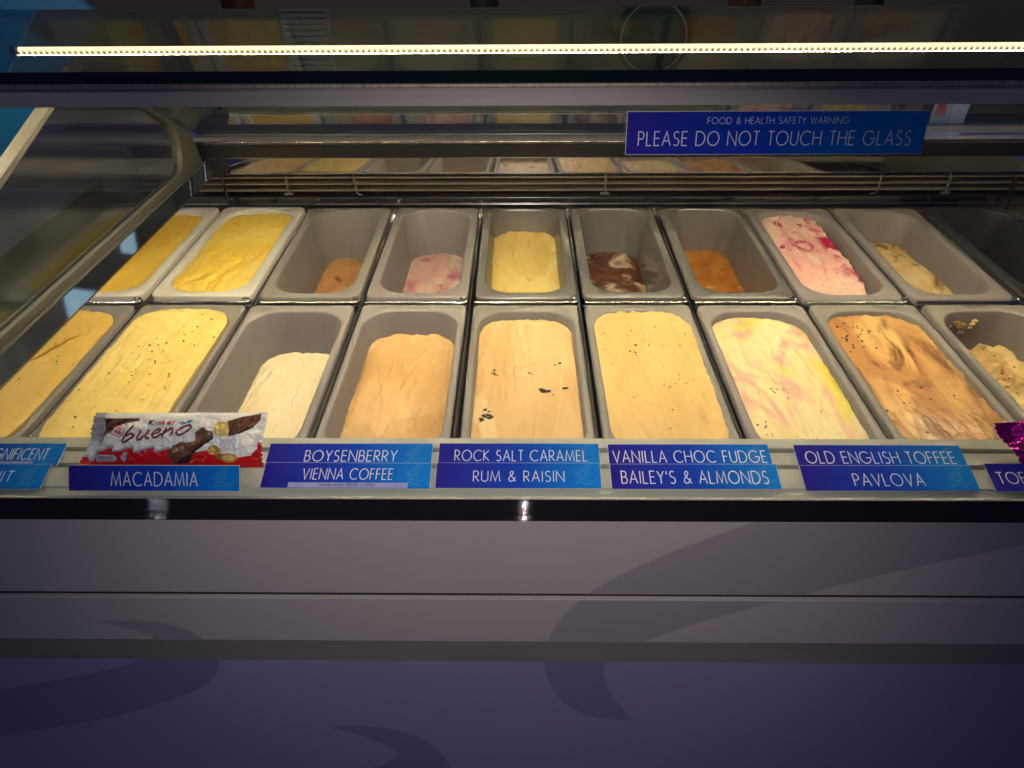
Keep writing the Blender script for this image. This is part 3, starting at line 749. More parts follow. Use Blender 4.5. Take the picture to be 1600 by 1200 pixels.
# columns run left to right; each entry: row, column, pan shape, pan material, pan label, rise
PANS = [
 ('F', 1, 'front', 'pan_grey', 'grey front row pan of golden yellow ice cream beneath the glazed end frame'),
 ('F', 2, 'front', 'pan_grey', 'grey pan behind the chocolate bar wrapper, full of seed flecked yellow ice cream'),
 ('F', 3, 'front', 'pan_lilac', 'grey pan holding plain pale cream ice cream far below its rim'),
 ('F', 4, 'front', 'pan_lilac', 'lilac grey pan behind the BOYSENBERRY card, holding light caramel ice cream'),
 ('F', 5, 'front', 'pan_grey', 'grey pan behind the ROCK SALT CARAMEL card, holding ice cream with dark raisins'),
 ('F', 6, 'front', 'pan_grey', 'grey pan behind the VANILLA CHOC FUDGE card, nearly full'),
 ('F', 7, 'front', 'pan_lilac', 'grey pan with cream and pink rippled ice cream, front row'),
 ('F', 8, 'front', 'pan_grey', 'grey pan behind the OLD ENGLISH TOFFEE card, with brown streaked ice cream'),
 ('F', 9, 'front', 'pan_grey', 'half empty grey pan with crumbly ice cream behind the magenta foil wrapper'),
 ('B', 1, 'back', 'pan_white', 'white rimmed pan of yellow ice cream partly hidden by the end frame bar'),
 ('B', 2, 'back', 'pan_white', 'white pan brimming with bright mango yellow ice cream in the back row'),
 ('B', 3, 'back', 'pan_grey', 'deep grey pan next to the white mango pan, a low brown remnant inside'),
 ('B', 4, 'back', 'pan_lilac', 'deep grey pan with a low layer of pink and white ripple'),
 ('B', 5, 'tall', 'pan_silver', 'glossy silver grey pan half filled with custard yellow ice cream'),
 ('B', 6, 'tall', 'pan_silver', 'glossy silver grey pan with chocolate and white marbled ice cream low inside'),
 ('B', 7, 'tall', 'pan_silver', 'glossy silver grey pan with a low block of burnt caramel ice cream'),
 ('B', 8, 'back', 'pan_lilac', 'grey pan in the back row filled with bright pink ice cream'),
 ('B', 9, 'back', 'pan_lilac', 'grey pan with cream and brown swirl ice cream scooped to one side'),
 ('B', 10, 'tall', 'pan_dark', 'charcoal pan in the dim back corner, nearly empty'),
]
for row, k, shp, m, lab in PANS:
    key = shp + m
    sh = SHAPE[shp]
    if sh.get(key) is None:
        me = pan_mesh('gelato_pan', sh['ow'], sh['ol'], sh['iw'], sh['il'], sh['orad'], sh['irad'], slope=sh.get('slope', 0))
        me.materials.append(M[m]); sh[key] = me
    o = bpy.data.objects.new('gelato_pan', sh[key]); COL.objects.link(o)
    rise = {'tall': .002}.get(shp, 0) + (.002 if m == 'pan_white' else 0) - (.004 if (row == 'B' and k in (8, 9)) else 0)
    rr = random.Random(k * 7 + ord(row))
    o.location = (cx(k) + rr.uniform(-.0008, .0008), (YF if row == 'F' else YB) + rr.uniform(-.0015, .0015), rise)
    o.rotation_euler = (0, 0, R(rr.uniform(-.35, .35)))
    tag(o, lab, 'pan', 'gelato pans in the display freezer')
    SHAPE[shp].setdefault('where', {})[(row, k)] = o

def sm(a, b, x):
    t = max(0, min(1, (x - a) / (b - a))); return t * t * (3 - 2 * t)
def fn_b8(x, y, h):                     # scooped away along the right wall with a ragged edge
    e = .050 + .006 * fbm(x, y, 60, 3) - .012 * sm(.06, .16, -y)
    return h - .055 * sm(e - .002, e + .004, x)
def fn_b9(x, y, h):
    e = -.022 + .035 * sm(-.1, .05, -y) * 0 + .030 * sm(.00, .15, -y) + .02 * sm(.02, -.14, y) + .004 * math.sin(y * 40)
    return h + .004 * math.sin(y * 22 + x * 40)
def fn_f9(x, y, h):
    return h + .010 * fbm(x, y, 38, 4.2, 4) + .016 * sm(.05, -.10, y)
def fn_b10(x, y, h):
    return h + .008 * fbm(x, y, 30, 1.2) - .04 * sm(-.02, .05, y)
def fn_dig(x, y, h):                   # a scoop mark at the front of the marbled chocolate
    return h + .002 * fbm(x, y, 26, 7.1)

C = lambda r, g, b, k=1.0: tuple(c * k for c in lin(r, g, b)[:3]) + (1,)
ICE = [
 # row, col, z0, material args, mesh args, label
 ('F', 1, .000, dict(c1=C(244, 206, 112), c2=C(240, 198, 98), c3=C(226, 170, 60), r3=(.66, .74), scale=(8, 5)), dict(amp=.003, specks=[(0, 0, .04, .10, 26, .0010, .0022, 1)]), 'golden yellow ice cream with a spatula scrape, beneath the glazed end frame'),
 ('F', 2, .003, dict(c1=C(255, 226, 138), c2=C(255, 219, 122), c3=C(248, 200, 92), r3=(.68, .76), scale=(8, 5)), dict(amp=.0016, stroke=.0007, specks=[(0, 0, .04, .10, 44, .0009, .0021, 1), (.03, .12, .02, .02, 6, .0012, .0022, 1)]), 'smooth bright yellow ice cream flecked with dark seeds, brim full'),
 ('F', 3, -.070, dict(c1=C(255, 238, 198), c2=C(255, 233, 188), scale=(6, 6)), dict(amp=.0012, dome=.004, ragged=.002), 'plain pale cream coloured ice cream lying low in its pan'),
 ('F', 4, -.040, dict(c1=C(234, 192, 134), c2=C(220, 172, 110), c3=C(242, 206, 154), scale=(7, 4), r3=(.56, .72), wet=(-.10, -.03)), dict(amp=.0022, ragged=.003), 'light caramel brown ice cream with a wet glistening patch at the front'),
 ('F', 5, -.015, dict(c1=C(232, 194, 140), c2=C(222, 180, 122), c3=C(238, 204, 154), scale=(12, 2.5)), dict(amp=.0016, ragged=.0025), 'beige ice cream studded with a few large dark raisins'),
 ('F', 6, -.001, dict(c1=C(238, 200, 134), c2=C(231, 190, 120), scale=(12, 3)), dict(amp=.0016, ragged=.003, specks=[(0, .0, .04, .09, 30, .0007, .0018, 2), (.02, -.03, .02, .02, 14, .0007, .0016, 1), (-.01, .06, .015, .03, 6, .0015, .0028, 2)]), 'pale golden ice cream with fine chocolate flecks, nearly full'),
 ('F', 7, -.012, dict(c1=C(246, 226, 176), c2=C(240, 212, 150), c3=C(238, 160, 158), c4=C(240, 214, 80), edge=(C(240, 220, 100), .040, .062, .46), scale=(12, 5), r3=(.50, .72), r4=(.56, .74), dist=1.0), dict(amp=.0018, specks=[(-.008, -.03, .012, .006, 13, .0010, .0018, 1), (-.052, -.12, .006, .02, 12, .0010, .0020, 1), (.0, -.1, .03, .03, 5, .001, .0018, 1)]), 'creamy white ice cream rippled with pink and yellow'),
 ('F', 8, -.008, dict(c1=C(240, 196, 124), c2=C(202, 146, 90), c3=C(132, 82, 46), scale=(13, 4), r1=(.34, .60), r3=(.46, .68), dist=1.8, wet=(-.12, -.06), rot=-14), dict(amp=.003, ragged=.003, specks=[(-.035, .10, .02, .025, 30, .0012, .0028, 2), (-.005, .0, .03, .06, 24, .0008, .0022, 2)]), 'toffee brown ice cream with darker streaks and crumbs'),
 ('F', 9, -.060, dict(c1=C(238, 206, 146), c2=C(222, 178, 112), c3=C(196, 140, 66), scale=(16, 12), r3=(.60, .70), bump=.8, grain=420), dict(amp=.004, ragged=.006, fn=fn_f9, specks=[(0, .05, .05, .07, 120, .0008, .0022, 2)]), 'crumbly beige ice cream full of dark flecks, dug out behind the foil wrapper'),
 ('B', 1, -.010, dict(c1=C(255, 214, 90), c2=C(250, 200, 66), scale=(8, 6)), dict(amp=.002, dome=.004, stroke=.0006, lump=.0018), 'deep yellow ice cream partly hidden behind the end frame bar'),
 ('B', 2, -.006, dict(c1=C(255, 222, 108), c2=C(255, 208, 74), c3=C(255, 230, 138), scale=(11, 7), dist=1.4), dict(amp=.0035, dome=.004, stroke=.0006, lump=.0022), 'bright mango yellow ice cream heaped to the brim of the white pan'),
 ('B', 3, -.096, dict(c1=C(226, 168, 108), c2=C(206, 142, 88), c3=C(150, 96, 56), scale=(12, 9), r3=(.62, .70)), dict(amp=.004, dome=.002), 'low brown remnant of ice cream in the deep pan beside the white one'),
 ('B', 4, -.086, dict(c1=C(246, 222, 196), c2=C(240, 186, 178), c3=C(206, 94, 130), scale=(14, 10), r1=(.34, .64), r3=(.46, .74), dist=.7), dict(amp=.003, scratch=1.6), 'white ice cream marbled with raspberry pink, low in its pan'),
 ('B', 5, -.045, dict(c1=C(255, 228, 146), c2=C(248, 212, 120), c3=C(226, 178, 80), scale=(12, 7), r3=(.64, .74), bump=.5), dict(amp=.004, ragged=.003, dome=-.004), 'custard yellow ice cream, scraped smooth and half filling its pan'),
 ('B', 6, -.088, dict(c1=C(116, 62, 32), c2=C(82, 42, 24), c3=C(240, 218, 184), scale=(15, 11), r3=(.48, .68), dist=.9, rough=.4), dict(amp=.0025, fn=fn_dig, scratch=1.2), 'dark chocolate ice cream marbled with white'),
 ('B', 7, -.082, dict(c1=C(206, 136, 46), c2=C(182, 108, 28), c3=C(230, 178, 92), scale=(12, 9), r3=(.60, .72), dist=1.6, rough=.38), dict(amp=.004), 'burnt orange caramel ice cream low in its pan'),
 ('B', 8, -.010, dict(c1=C(255, 214, 194), c2=C(252, 192, 180), c3=C(236, 124, 146), c4=C(205, 18, 82), edge=(C(206, 16, 84), .014, .034, .46), scale=(13, 8), r3=(.50, .72), r4=(.62, .69), dist=1.1), dict(amp=.004, fn=fn_b8, ragged=.004, specks=[(-.02, .05, .02, .07, 18, .001, .0024, 4), (.0, -.12, .03, .02, 14, .0008, .0018, 2), (-.03, .03, .01, .04, 8, .001, .002, 2)]), 'bright pink ice cream with crimson streaks and dark specks'),
 ('B', 9, -.058, dict(c1=C(246, 218, 160), c2=C(238, 200, 134), c3=C(150, 88, 32), scale=(12, 8), r3=(.48, .68), dist=1.6), dict(amp=.003, fn=fn_b9), 'cream ice cream with brown swirls, scooped away along one side'),
 ('B', 10, -.088, dict(c1=C(216, 196, 160), c2=C(150, 120, 90), scale=(12, 9)), dict(amp=.006, fn=fn_b10), 'last scrapings of pale ice cream in the dark corner pan'),
]
ICEOBJ = {}
for i, (row, k, z0, ma, me, lab) in enumerate(ICE):
    shp = next(p[2] for p in PANS if p[0] == row and p[1] == k)
    pan = SHAPE[shp]['where'][(row, k)]
    mb, H = ice_mesh(shp, z0, i + 1, **me)
    o = mb.build('ice_cream', [ice_mat('ice cream', seed=i * 2.3, **ma)] + [SPECK[j] for j in (1, 2, 3, 4)], None, 60)
    o.location = pan.location; o.rotation_euler = pan.rotation_euler
    tag(o, lab, 'ice cream', 'ice creams in the pans')
    ICEOBJ[(row, k)] = (o, H)

# raisins of the middle front pan
o, H = ICEOBJ[('F', 5)]
rnd = random.Random(5)
RAIS = [(.022, -.022, .0062), (.028, -.024, .0045), (.050, -.018, .0032), (.053, -.016, .0022), (.046, .042, .0026), (.040, .038, .0018), (.004, .016, .0022), (.008, .014, .0013), (.034, -.032, .0014)]
RAIS += [(-.052 + rnd.gauss(0, .004), -.076 + rnd.gauss(0, .006), rnd.uniform(.0018, .0042)) for _ in range(11)] + [(-.046 + rnd.gauss(0, .003), .016 + rnd.gauss(0, .004), rnd.uniform(.0012, .0028)) for _ in range(5)]
for x, y, s in RAIS:
    bm = bmesh.new(); bmesh.ops.create_icosphere(bm, subdivisions=3, radius=1)
    rz = Matrix.Rotation(rnd.uniform(-.5, .9), 3, 'Z')
    for v in bm.verts:
        c = v.co.copy(); c *= 1 + .55 * noise.noise(v.co * 1.9 + Vector((x * 900, y * 700, 0))) + .2 * noise.noise(v.co * 5)
        v.co = rz @ Vector((c.x * s, c.y * s * .6, c.z * s * .3)) + Vector((x, y, H(x, y)))
    mb = MB(); mb.bm(bm); sub(mb, 'raisin', SPECK[2], o, 70)
# spatula scrape on the first front pan, splashes on the wall of the crumbly pan
o, H = ICEOBJ[('F', 1)]
mb = MB(); pts = [(.005 + .035 * t, .02 + .07 * t) for t in [i / 14 for i in range(15)]]
mb.tube([(x, y, H(x, y) + .0004) for x, y in pts], [.0004 + .0022 * math.sin(math.pi * min(1, i / 14 + .02)) for i in range(15)], 8); sub(mb, 'scrape_ridge', mat('scrape yellow', C(222, 160, 44), .5), o, 60)
o, H = ICEOBJ[('F', 9)]
for k in range(16):
    q = rnd.uniform(.0016, .0055); bm = bmesh.new(); bmesh.ops.create_icosphere(bm, subdivisions=2, radius=1)
    x, z = -.016 + rnd.gauss(0, .016), -.022 + rnd.gauss(0, .006)
    for v in bm.verts:
        v.co = Vector((v.co.x * q, v.co.y * .0022, v.co.z * q * .6)) * (1 + .5 * noise.noise(v.co * 2 + Vector((k, 0, 0)))) + Vector((x + .4 * z, .1575 + z * .12, z))
    mb = MB(); mb.bm(bm); sub(mb, 'splash', o.data.materials[0], o, 70)

# ------------------------------------------------------------------ flavour cards on the ledge
CARDS = [
 # text, x0, x1, y_bottom, length, lettering x0, x1, centre y, height, lift, label
 ('MAGNIFICENT', -.680, -.5030, .5565, .0282, -.5940, -.5179, .5703, .0140, .0022, 'blue card whose visible word ends in NIFICENT, with a pale strip along its foot', 'strip'),
 ('FRUIT', -.685, -.5075, .5277, .0298, -.5830, -.5420, .5419, .0128, .0046, 'blue card ending in UIT, cut off beside the MACADAMIA card', None),
 ('BOYSENBERRY', -.2793, -.1025, .5575, .0282, -.2385, -.1400, .5692, .0136, .0022, 'blue card reading BOYSENBERRY', None),
 ('VIENNA COFFEE', -.2778, -.1015, .5300, .0302, -.2359, -.1413, .5460, .0128, .0046, 'blue card reading VIENNA COFFEE with a handwritten lavender sticker', 'sticker'),
 ('ROCK SALT CARAMEL', -.0950, .0772, .5580, .0282, -.0775, .0638, .5701, .0134, .0022, 'blue card reading ROCK SALT CARAMEL', None),
 ('RUM & RAISIN', -.0955, .0765, .5306, .0300, -.0564, .0382, .5439, .0124, .0046, 'blue card reading RUM & RAISIN', None),
 ('VANILLA CHOC FUDGE', .0872, .2594, .5575, .0282, .0918, .2547, .5693, .0146, .0022, 'blue card reading VANILLA CHOC FUDGE', None),
 ("BAILEY'S & ALMONDS", .0874, .2617, .5303, .0294, .0982, .2501, .5433, .0146, .0046, "blue card reading BAILEY'S & ALMONDS", None),
 ('OLD ENGLISH TOFFEE', .2870, .4638, .5565, .0286, .2965, .4536, .5687, .0146, .0022, 'blue card reading OLD ENGLISH TOFFEE', None),
 ('PAVLOVA', .2864, .4640, .5289, .0298, .3382, .4102, .5410, .0140, .0046, 'blue card reading PAVLOVA', None),
 ('TOFFEE', .4806, .6560, .5289, .0330, .4877, .5410, .5438, .0134, .0040, 'blue card starting with TOF under the magenta foil wrapper', None),
]
def swirl(parent, hw, ln, n=6, z=.0007):
    mb = MB(); rnd = random.Random(int(hw * 1e4 + ln * 1e5))
    for i in range(n):
        y = ln * (.10 + .82 * i / n); w = .016 + .004 * math.sin(i * 1.7)
        pts = []
        for j in range(15):
            t = j / 14; px = hw * .985 - .026 + (.010 * (i % 2) * .3) + w * t; py = y + ln * (.16 * t + .09 * math.sin(t * 5.2 + i * .8))
            if px < hw * .97 and 0.001 < py < ln - .001: pts.append((px, py))
        if len(pts) > 2: ribbon(mb, pts, .0011 + .0005 * (i % 3 == 0), z)
    return mb.build('swirl_motif', M['swirl'], parent)
def slab(w, ln, t=.0009):
    mb = MB(); mb.box((-w / 2, 0, -t / 2), (w / 2, ln, t / 2)); mb.box((-w / 2 - .0005, -.0004, -t * .5 - .0002), (w / 2 + .0005, ln + .0006, -t * .1), mi=1)
    return mb
for tx, x0, x1, yb, ln, lx0, lx1, ly, lh, lift, lab, extra in CARDS:
    xm = (x0 + x1) / 2; w = x1 - x0
    y, z = on_slope(yb, lift * .45)
    tilt = SL + R({.0022: .5, .0046: 2.2}.get(lift, 1.5))
    o = slab(w, ln).build('flavour_card', [M['card'], M['card_edge']], None, 0, (xm, y, z + .0012), (tilt, 0, R(random.Random(tx).uniform(-.25, .25))))
    tag(o, lab, 'flavour card', 'blue flavour cards on the ledge')
    cy = (ly - yb) / math.cos(SL)
    lettering(tx, lx0 - xm, lx1 - xm, cy - lh / 2, lh, .0007, o, M['white'])
    swirl(o, w / 2, ln)
    if extra:
        mb = MB()
        if extra == 'sticker': a, b, c, d = -.2492 - xm, -.1244 - xm, .0002, .0062
        else: a, b, c, d = -.60 - xm, -.530 - xm, .0022, .0050
        mb.box((a, c, .0005), (b, d, .00075)); st = mb.build('sticker', M['lavender'], o)
        if extra == 'sticker':
            cu = bpy.data.curves.new('handwriting', 'FONT'); cu.body = 'made with REAL coffee'; cu.size = .0062; cu.shear = .3; cu.align_x = 'CENTER'
            tmp = bpy.data.objects.new('handwriting', cu); COL.objects.link(tmp)
            bpy.context.view_layer.update(); tm = bpy.data.meshes.new_from_object(tmp.evaluated_get(bpy.context.evaluated_depsgraph_get()))
            bpy.data.objects.remove(tmp); tm.materials.clear(); t = link('handwriting', tm, M['ink']); t.parent = st; t.location = (-.188 - xm, .0016, .0010)

# the MACADAMIA card stands up
w = .1782
o = slab(w, .0262).build('flavour_card', [M['card'], M['card_edge']], None, 0, (-.3882, .5277, .0212), (R(55), 0, 0))
o.location = (-.3882, .5275, .0195)
tag(o, 'blue card reading MACADAMIA, propped upright before the chocolate bar', 'flavour card', 'blue flavour cards on the ledge')
lettering('MACADAMIA', -.0445, .0455, .0052, .0140, .0007, o, M['white'])
swirl(o, w / 2, .0262)

# ------------------------------------------------------------------ warning sign on the front glass
ga = math.atan2(0.9703, 0.2419)
gy, gz = gl(0.3445, -.0016)
sg = MB(); sg.box((-.124, 0, -.0005), (.124, .0335, .0005)); sg.box((-.1245, -.0005, -.0007), (.1245, .034, -.0002), mi=1)
sign = sg.build('warning_sign', [M['signcard'], M['card_edge']], None, 0, (.2055, gy, gz), (ga, 0, R(0)))
tag(sign, 'blue sign on the front glass reading PLEASE DO NOT TOUCH THE GLASS', 'sign')
lettering('FOOD & HEALTH SAFETY WARNING', .1480 - .2055, .2646 - .2055, .0240, .0050, .0008, sign, M['white'], .085)
lettering('PLEASE DO NOT TOUCH THE GLASS', .0914 - .2055, .3181 - .2055, .0070, .0110, .0008, sign, M['white'], .078)
swirl(sign, .124, .0335, 6, .0008)
gy, gz = gl(0.3525, -.0006)
mb = MB(); mb.box((-.152, 0, -.0004), (.152, .028, .0002)); 
slv = mb.build('sign_sleeve', M['acrylic'], None, 0, (.2010, gl(0.3528, .0072)[0], .3528), (ga, 0, 0))
tag(slv, 'clear acrylic strip on the glass behind the warning sign', 'sign sleeve')

# ------------------------------------------------------------------ wrappers
def inpoly(x, y, P):
    c = False; n = len(P)
    for i in range(n):
        x1, y1 = P[i]; x2, y2 = P[i - 1]
        if (y1 > y) != (y2 > y) and x < (x2 - x1) * (y - y1) / (y2 - y1) + x1: c = not c
    return c
def dseg(x, y, P):
    best = 1e9
    for (x1, y1), (x2, y2) in zip(P, P[1:]):
        dx, dy = x2 - x1, y2 - y1; t = max(0, min(1, ((x - x1) * dx + (y - y1) * dy) / (dx * dx + dy * dy + 1e-9)))
        best = min(best, math.hypot(x - x1 - t * dx, y - y1 - t * dy))
    return best
# the printed design, in its own sheet units (about 1400 by 400)
RED = [(60, 380), (95, 378), (150, 376), (165, 400), (232, 330), (240, 345), (290, 340), (350, 322), (412, 308), (400, 332), (395, 345), (440, 338), (500, 322), (562, 318), (545, 336), (548, 350), (600, 340), (650, 322), (700, 314), (692, 334), (700, 346), (760, 336), (812, 322), (840, 350), (985, 352), (1090, 336), (1130, 350), (1300, 390), (1390, 378), (1440, 330), (1445, 285), (1520, 290), (1520, 480), (60, 480)]
DROP = [(475, 345), (500, 350), (478, 380), (470, 406), (450, 408), (440, 392), (450, 368)]
SPL = [(165, 408), (195, 350), (225, 335), (230, 365), (215, 408)]
CHOC = [(795, 358), (840, 305), (900, 280), (960, 285), (1000, 272), (1002, 215), (1040, 190), (1062, 178), (1085, 200), (1128, 208), (1136, 250), (1060, 300), (1000, 345), (960, 390), (925, 425), (810, 432)]
CHOCD = [(830, 432), (960, 352), (1040, 290), (1136, 240), (1136, 262), (1060, 308), (1000, 350), (940, 425)]
BITE = [(1136, 170), (1165, 145), (1230, 142), (1246, 200), (1238, 246), (1160, 236), (1136, 215)]
BAR2 = [(1230, 140), (1330, 112), (1440, 86), (1440, 130), (1400, 185), (1330, 225), (1240, 246), (1246, 200)]
TOPL = [(322, 118), (582, 118), (580, 136), (500, 150), (420, 176), (380, 215), (330, 240), (262, 292), (250, 270), (300, 240), (330, 190)]
BUENO = [[(548, 172), (520, 205), (462, 268), (470, 280), (500, 272), (542, 250), (556, 228), (540, 220), (505, 236)],
         [(604, 205), (572, 248), (580, 266), (606, 260), (640, 232), (662, 200)], [(662, 200), (642, 240), (650, 256), (664, 250)],
         [(690, 228), (735, 214), (750, 198), (735, 190), (705, 205), (688, 232), (694, 250), (720, 246), (758, 226)],
         [(788, 188), (764, 244)], [(772, 226), (812, 190), (836, 188), (838, 200), (820, 236)],
         [(912, 178), (880, 200), (866, 226), (880, 236), (912, 226), (948, 204), (972, 180), (965, 168), (940, 168), (912, 178)]]
TWO = [[(438, 190), (455, 183), (466, 190), (455, 205), (430, 222), (466, 216)]]
XX = [[(412, 200), (426, 215)], [(427, 198), (410, 217)]]
KK = [[(670, 134), (660, 160)], [(692, 134), (667, 148), (686, 160)]]
INDER = [[(712, 142), (706, 160)], [(726, 160), (731, 144), (746, 144), (741, 160)], [(776, 134), (770, 160), (754, 158), (758, 146), (772, 146)], [(796, 152), (816, 148), (810, 141), (796, 148), (798, 160), (816, 158)], [(834, 160), (838, 143), (856, 142)]]
BLU = [[(884, 152), (905, 145), (925, 154), (945, 138), (972, 138)], [(900, 160), (940, 148), (962, 146)]]
cw = dict(white=C(250, 246, 238), red=C(214, 26, 20), brown=C(112, 70, 44), dbrown=C(62, 36, 26), cream=C(226, 196, 98), word=C(128, 54, 38), grey=C(196, 192, 188), pale=C(176, 190, 200), nut=C(206, 150, 50), nutl=C(232, 206, 120), leaf=C(84, 140, 40), black=C(30, 26, 26), blue=C(60, 140, 190))
def design(x, y):
    for P in BUENO:
        if dseg(x, y, P) < 7.5: return cw['word']
    if dseg(x, y, [(438 + 52 * math.cos(a / 12 * 6.283), 202 + 37 * math.sin(a / 12 * 6.283)) for a in range(13)]) < 3.2: return cw['red']
    for P in TWO + XX:
        if dseg(x, y, P) < 4.5: return cw['red']
    for P in KK:
        if dseg(x, y, P) < 5: return cw['black']
    for P in INDER:
        if dseg(x, y, P) < 4: return cw['red']
    for P in BLU:
        if dseg(x, y, P) < 4.5: return cw['blue']
    if inpoly(x, y, BAR2):
        k = (x - 1230) * .93 + (y - 140) * .35
        if (k % 46) < 7: return cw['dbrown']
        return cw['dbrown'] if y > 250 - (x - 1230) * .42 else cw['brown']
    if inpoly(x, y, BITE): return cw['nutl'] if math.hypot(x - 1185, y - 200) < 22 else cw['cream']
    if inpoly(x, y, CHOCD): return cw['dbrown']
    if inpoly(x, y, CHOC):
        for q in (0, 34, 68):
            if dseg(x, y, [(1010 + q, 220 - q * .2), (1040 + q, 290 - q * .7)]) < 3: return cw['dbrown']
        return C(140, 96, 62) if dseg(x, y, [(850, 330), (960, 300), (1100, 225)]) < 16 else cw['brown']
    if ((x - 1136) / 46) ** 2 + ((y - 338) / 34) ** 2 < 1: return cw['nutl'] if math.hypot(x - 1122, y - 328) < 14 else cw['nut']
    if ((x - 1240) / 60) ** 2 + ((y - 392) / 32) ** 2 < 1: return cw['nutl'] if ((x - 1240) / 42) ** 2 + ((y - 392) / 20) ** 2 < 1 else cw['nut']
    if ((x - 1172) / 26) ** 2 + ((y - 384) / 14) ** 2 < 1: return cw['leaf']
    qx = max(262, min(388, x))
    if math.hypot(x - qx, (y - 385)) < 22:
        return C(70, 90, 130) if abs(y - 380) < 6 and (x * .37) % 7 < 4.4 and 270 < x < 385 else (C(200, 60, 50) if abs(y - 393) < 2.5 and 290 < x < 360 else cw['pale'])
    if inpoly(x, y, DROP) or inpoly(x, y, SPL): return cw['pale']
    if dseg(x, y, [(950, 420), (1000, 395), (1040, 412), (1080, 380)]) < 2: return C(235, 130, 110)
    if inpoly(x, y, RED):
        return cw['red']
    if inpoly(x, y + 14, RED) and x < 840: return cw['pale']
    if inpoly(x, y, TOPL):
        return cw['dbrown'] if (x * .5 + y) % 60 < 22 else cw['brown']
    if 1180 < x < 1300 and 262 < y < 345: return C(226, 222, 216)
    if x < 330 and y < 270: return cw['grey']
    return cw['white']
def wrap_mat(name, rough, metal, flat=None):
    m = bpy.data.materials.new(name); m.use_nodes = True; nt = m.node_tree; p = nt.nodes['Principled BSDF']
    p.inputs['Roughness'].default_value = rough; p.inputs['Metallic'].default_value = metal; p.inputs['Coat Weight'].default_value = .12; p.inputs['Coat Roughness'].default_value = .12
    if flat: p.inputs['Base Color'].default_value = flat
    else:
        a = nt.nodes.new('ShaderNodeAttribute'); a.attribute_name = 'print'; nt.links.new(a.outputs['Color'], p.inputs['Base Color'])
    return m
def wrapper(name, quad, nu, nv, puff, material, loc, rot, seed, paint=None, tooth=13, crimp=.07, crin=.0038):
    """pillow pack: quad = local corners bottom-left, bottom-right, top-right, top-left"""
    (ax, ay), (bx, by), (cx_, cy_), (dx, dy) = quad
    vs = []; cols = []; fs = []
    for side in (1, -1):
        for i in range(nu + 1):
            u = i / nu
            for j in range(nv + 1):
                v = j / nv
                tri = abs((v * tooth) % 1 - .5) * 2
                uu = u + (.010 * (tri - .5) * (1 if u > .5 else -1)) * max(0, 1 - min(u, 1 - u) / .02)
                x = (ax * (1 - uu) + bx * uu) * (1 - v) + (dx * (1 - uu) + cx_ * uu) * v
                y = (ay * (1 - uu) + by * uu) * (1 - v) + (dy * (1 - uu) + cy_ * uu) * v
                e = min(u, 1 - u); body = sm(crimp * .55, crimp * 2.0, e)
                edge = (1 - abs(2 * v - 1) ** 2.6)
                z = puff * body * max(0, edge) ** .7 * side
                z += body * edge * crin * fbm(x, y, 70, seed + side, 4) + .0012 * (1 - body) * math.sin(v * 40 + seed) * 0.6
                z += .0022 * sm(crimp * 2.4, crimp * .6, e) * fbm(x, y, 120, seed, 3) * edge
                z += (.006 * (1 - body) * math.sin(v * 5 + seed + (3 if u > .5 else 0)))
                if side < 0: z -= .0003
                vs.append((x, y, z)); cols.append(paint(u, v) if (paint and side > 0) else cw['white'])
    n1 = (nu + 1) * (nv + 1); st = nv + 1
    for s in (0, 1):
        for i in range(nu):
            for j in range(nv):
                q = (s * n1 + i * st + j, s * n1 + (i + 1) * st + j, s * n1 + (i + 1) * st + j + 1, s * n1 + i * st + j + 1)
                fs.append(q if s == 0 else q[::-1])
    bd = [i * st for i in range(nu + 1)] + [nu * st + j for j in range(1, nv + 1)] + [i * st + nv for i in range(nu - 1, -1, -1)] + [j for j in range(nv - 1, 0, -1)]
    for a, b in zip(bd, bd[1:] + bd[:1]): fs.append((a, a + n1, b + n1, b))
    me = bpy.data.meshes.new(name); me.from_pydata(vs, [], fs)
    at = me.color_attributes.new('print', 'FLOAT_COLOR', 'POINT')
    at.data.foreach_set('color', [c for q in cols for c in q])
    for p in me.polygons: p.use_smooth = True
    me.set_sharp_from_angle(angle=R(60))
    return link(name, me, material, None, loc, rot)
# corners of the sheet in design units
QL = [(85, 432), (1470, 462), (1485, 80), (262, 80)]
def paint_bar(u, v):
    (ax, ay), (bx, by), (cx_, cy_), (dx, dy) = QL
    return design((ax * (1 - u) + bx * u) * (1 - v) + (dx * (1 - u) + cx_ * u) * v, (ay * (1 - u) + by * u) * (1 - v) + (dy * (1 - u) + cy_ * u) * v)
bar = wrapper('chocolate_bar', [(-.098, 0.0), (.0985, -.002), (.0995, .056), (-.077, .055)], 340, 110, .0115, wrap_mat('printed film', .24, .0), (-.3765, .5500, .0345), (R(50), 0, 0), 3.0, paint_bar)
tag(bar, 'white and red wrapped hazelnut chocolate bar leaning behind the MACADAMIA card', 'chocolate bar')
foil = wrapper('foil_wrapper', [(-.075, -.004), (.075, .0), (.075, .046), (-.090, .042)], 200, 90, .009, wrap_mat('magenta foil', .24, .75, C(190, 20, 150)), (.5900, .5660, .0330), (R(42), 0, R(4)), 7.0, None, 9, .10, .0042)
for _p in foil.data.polygons: _p.use_smooth = True
foil.data.set_sharp_from_angle(angle=R(170))
tag(foil, 'crumpled magenta foil wrapper standing behind the card starting with TOF', 'foil wrapper')

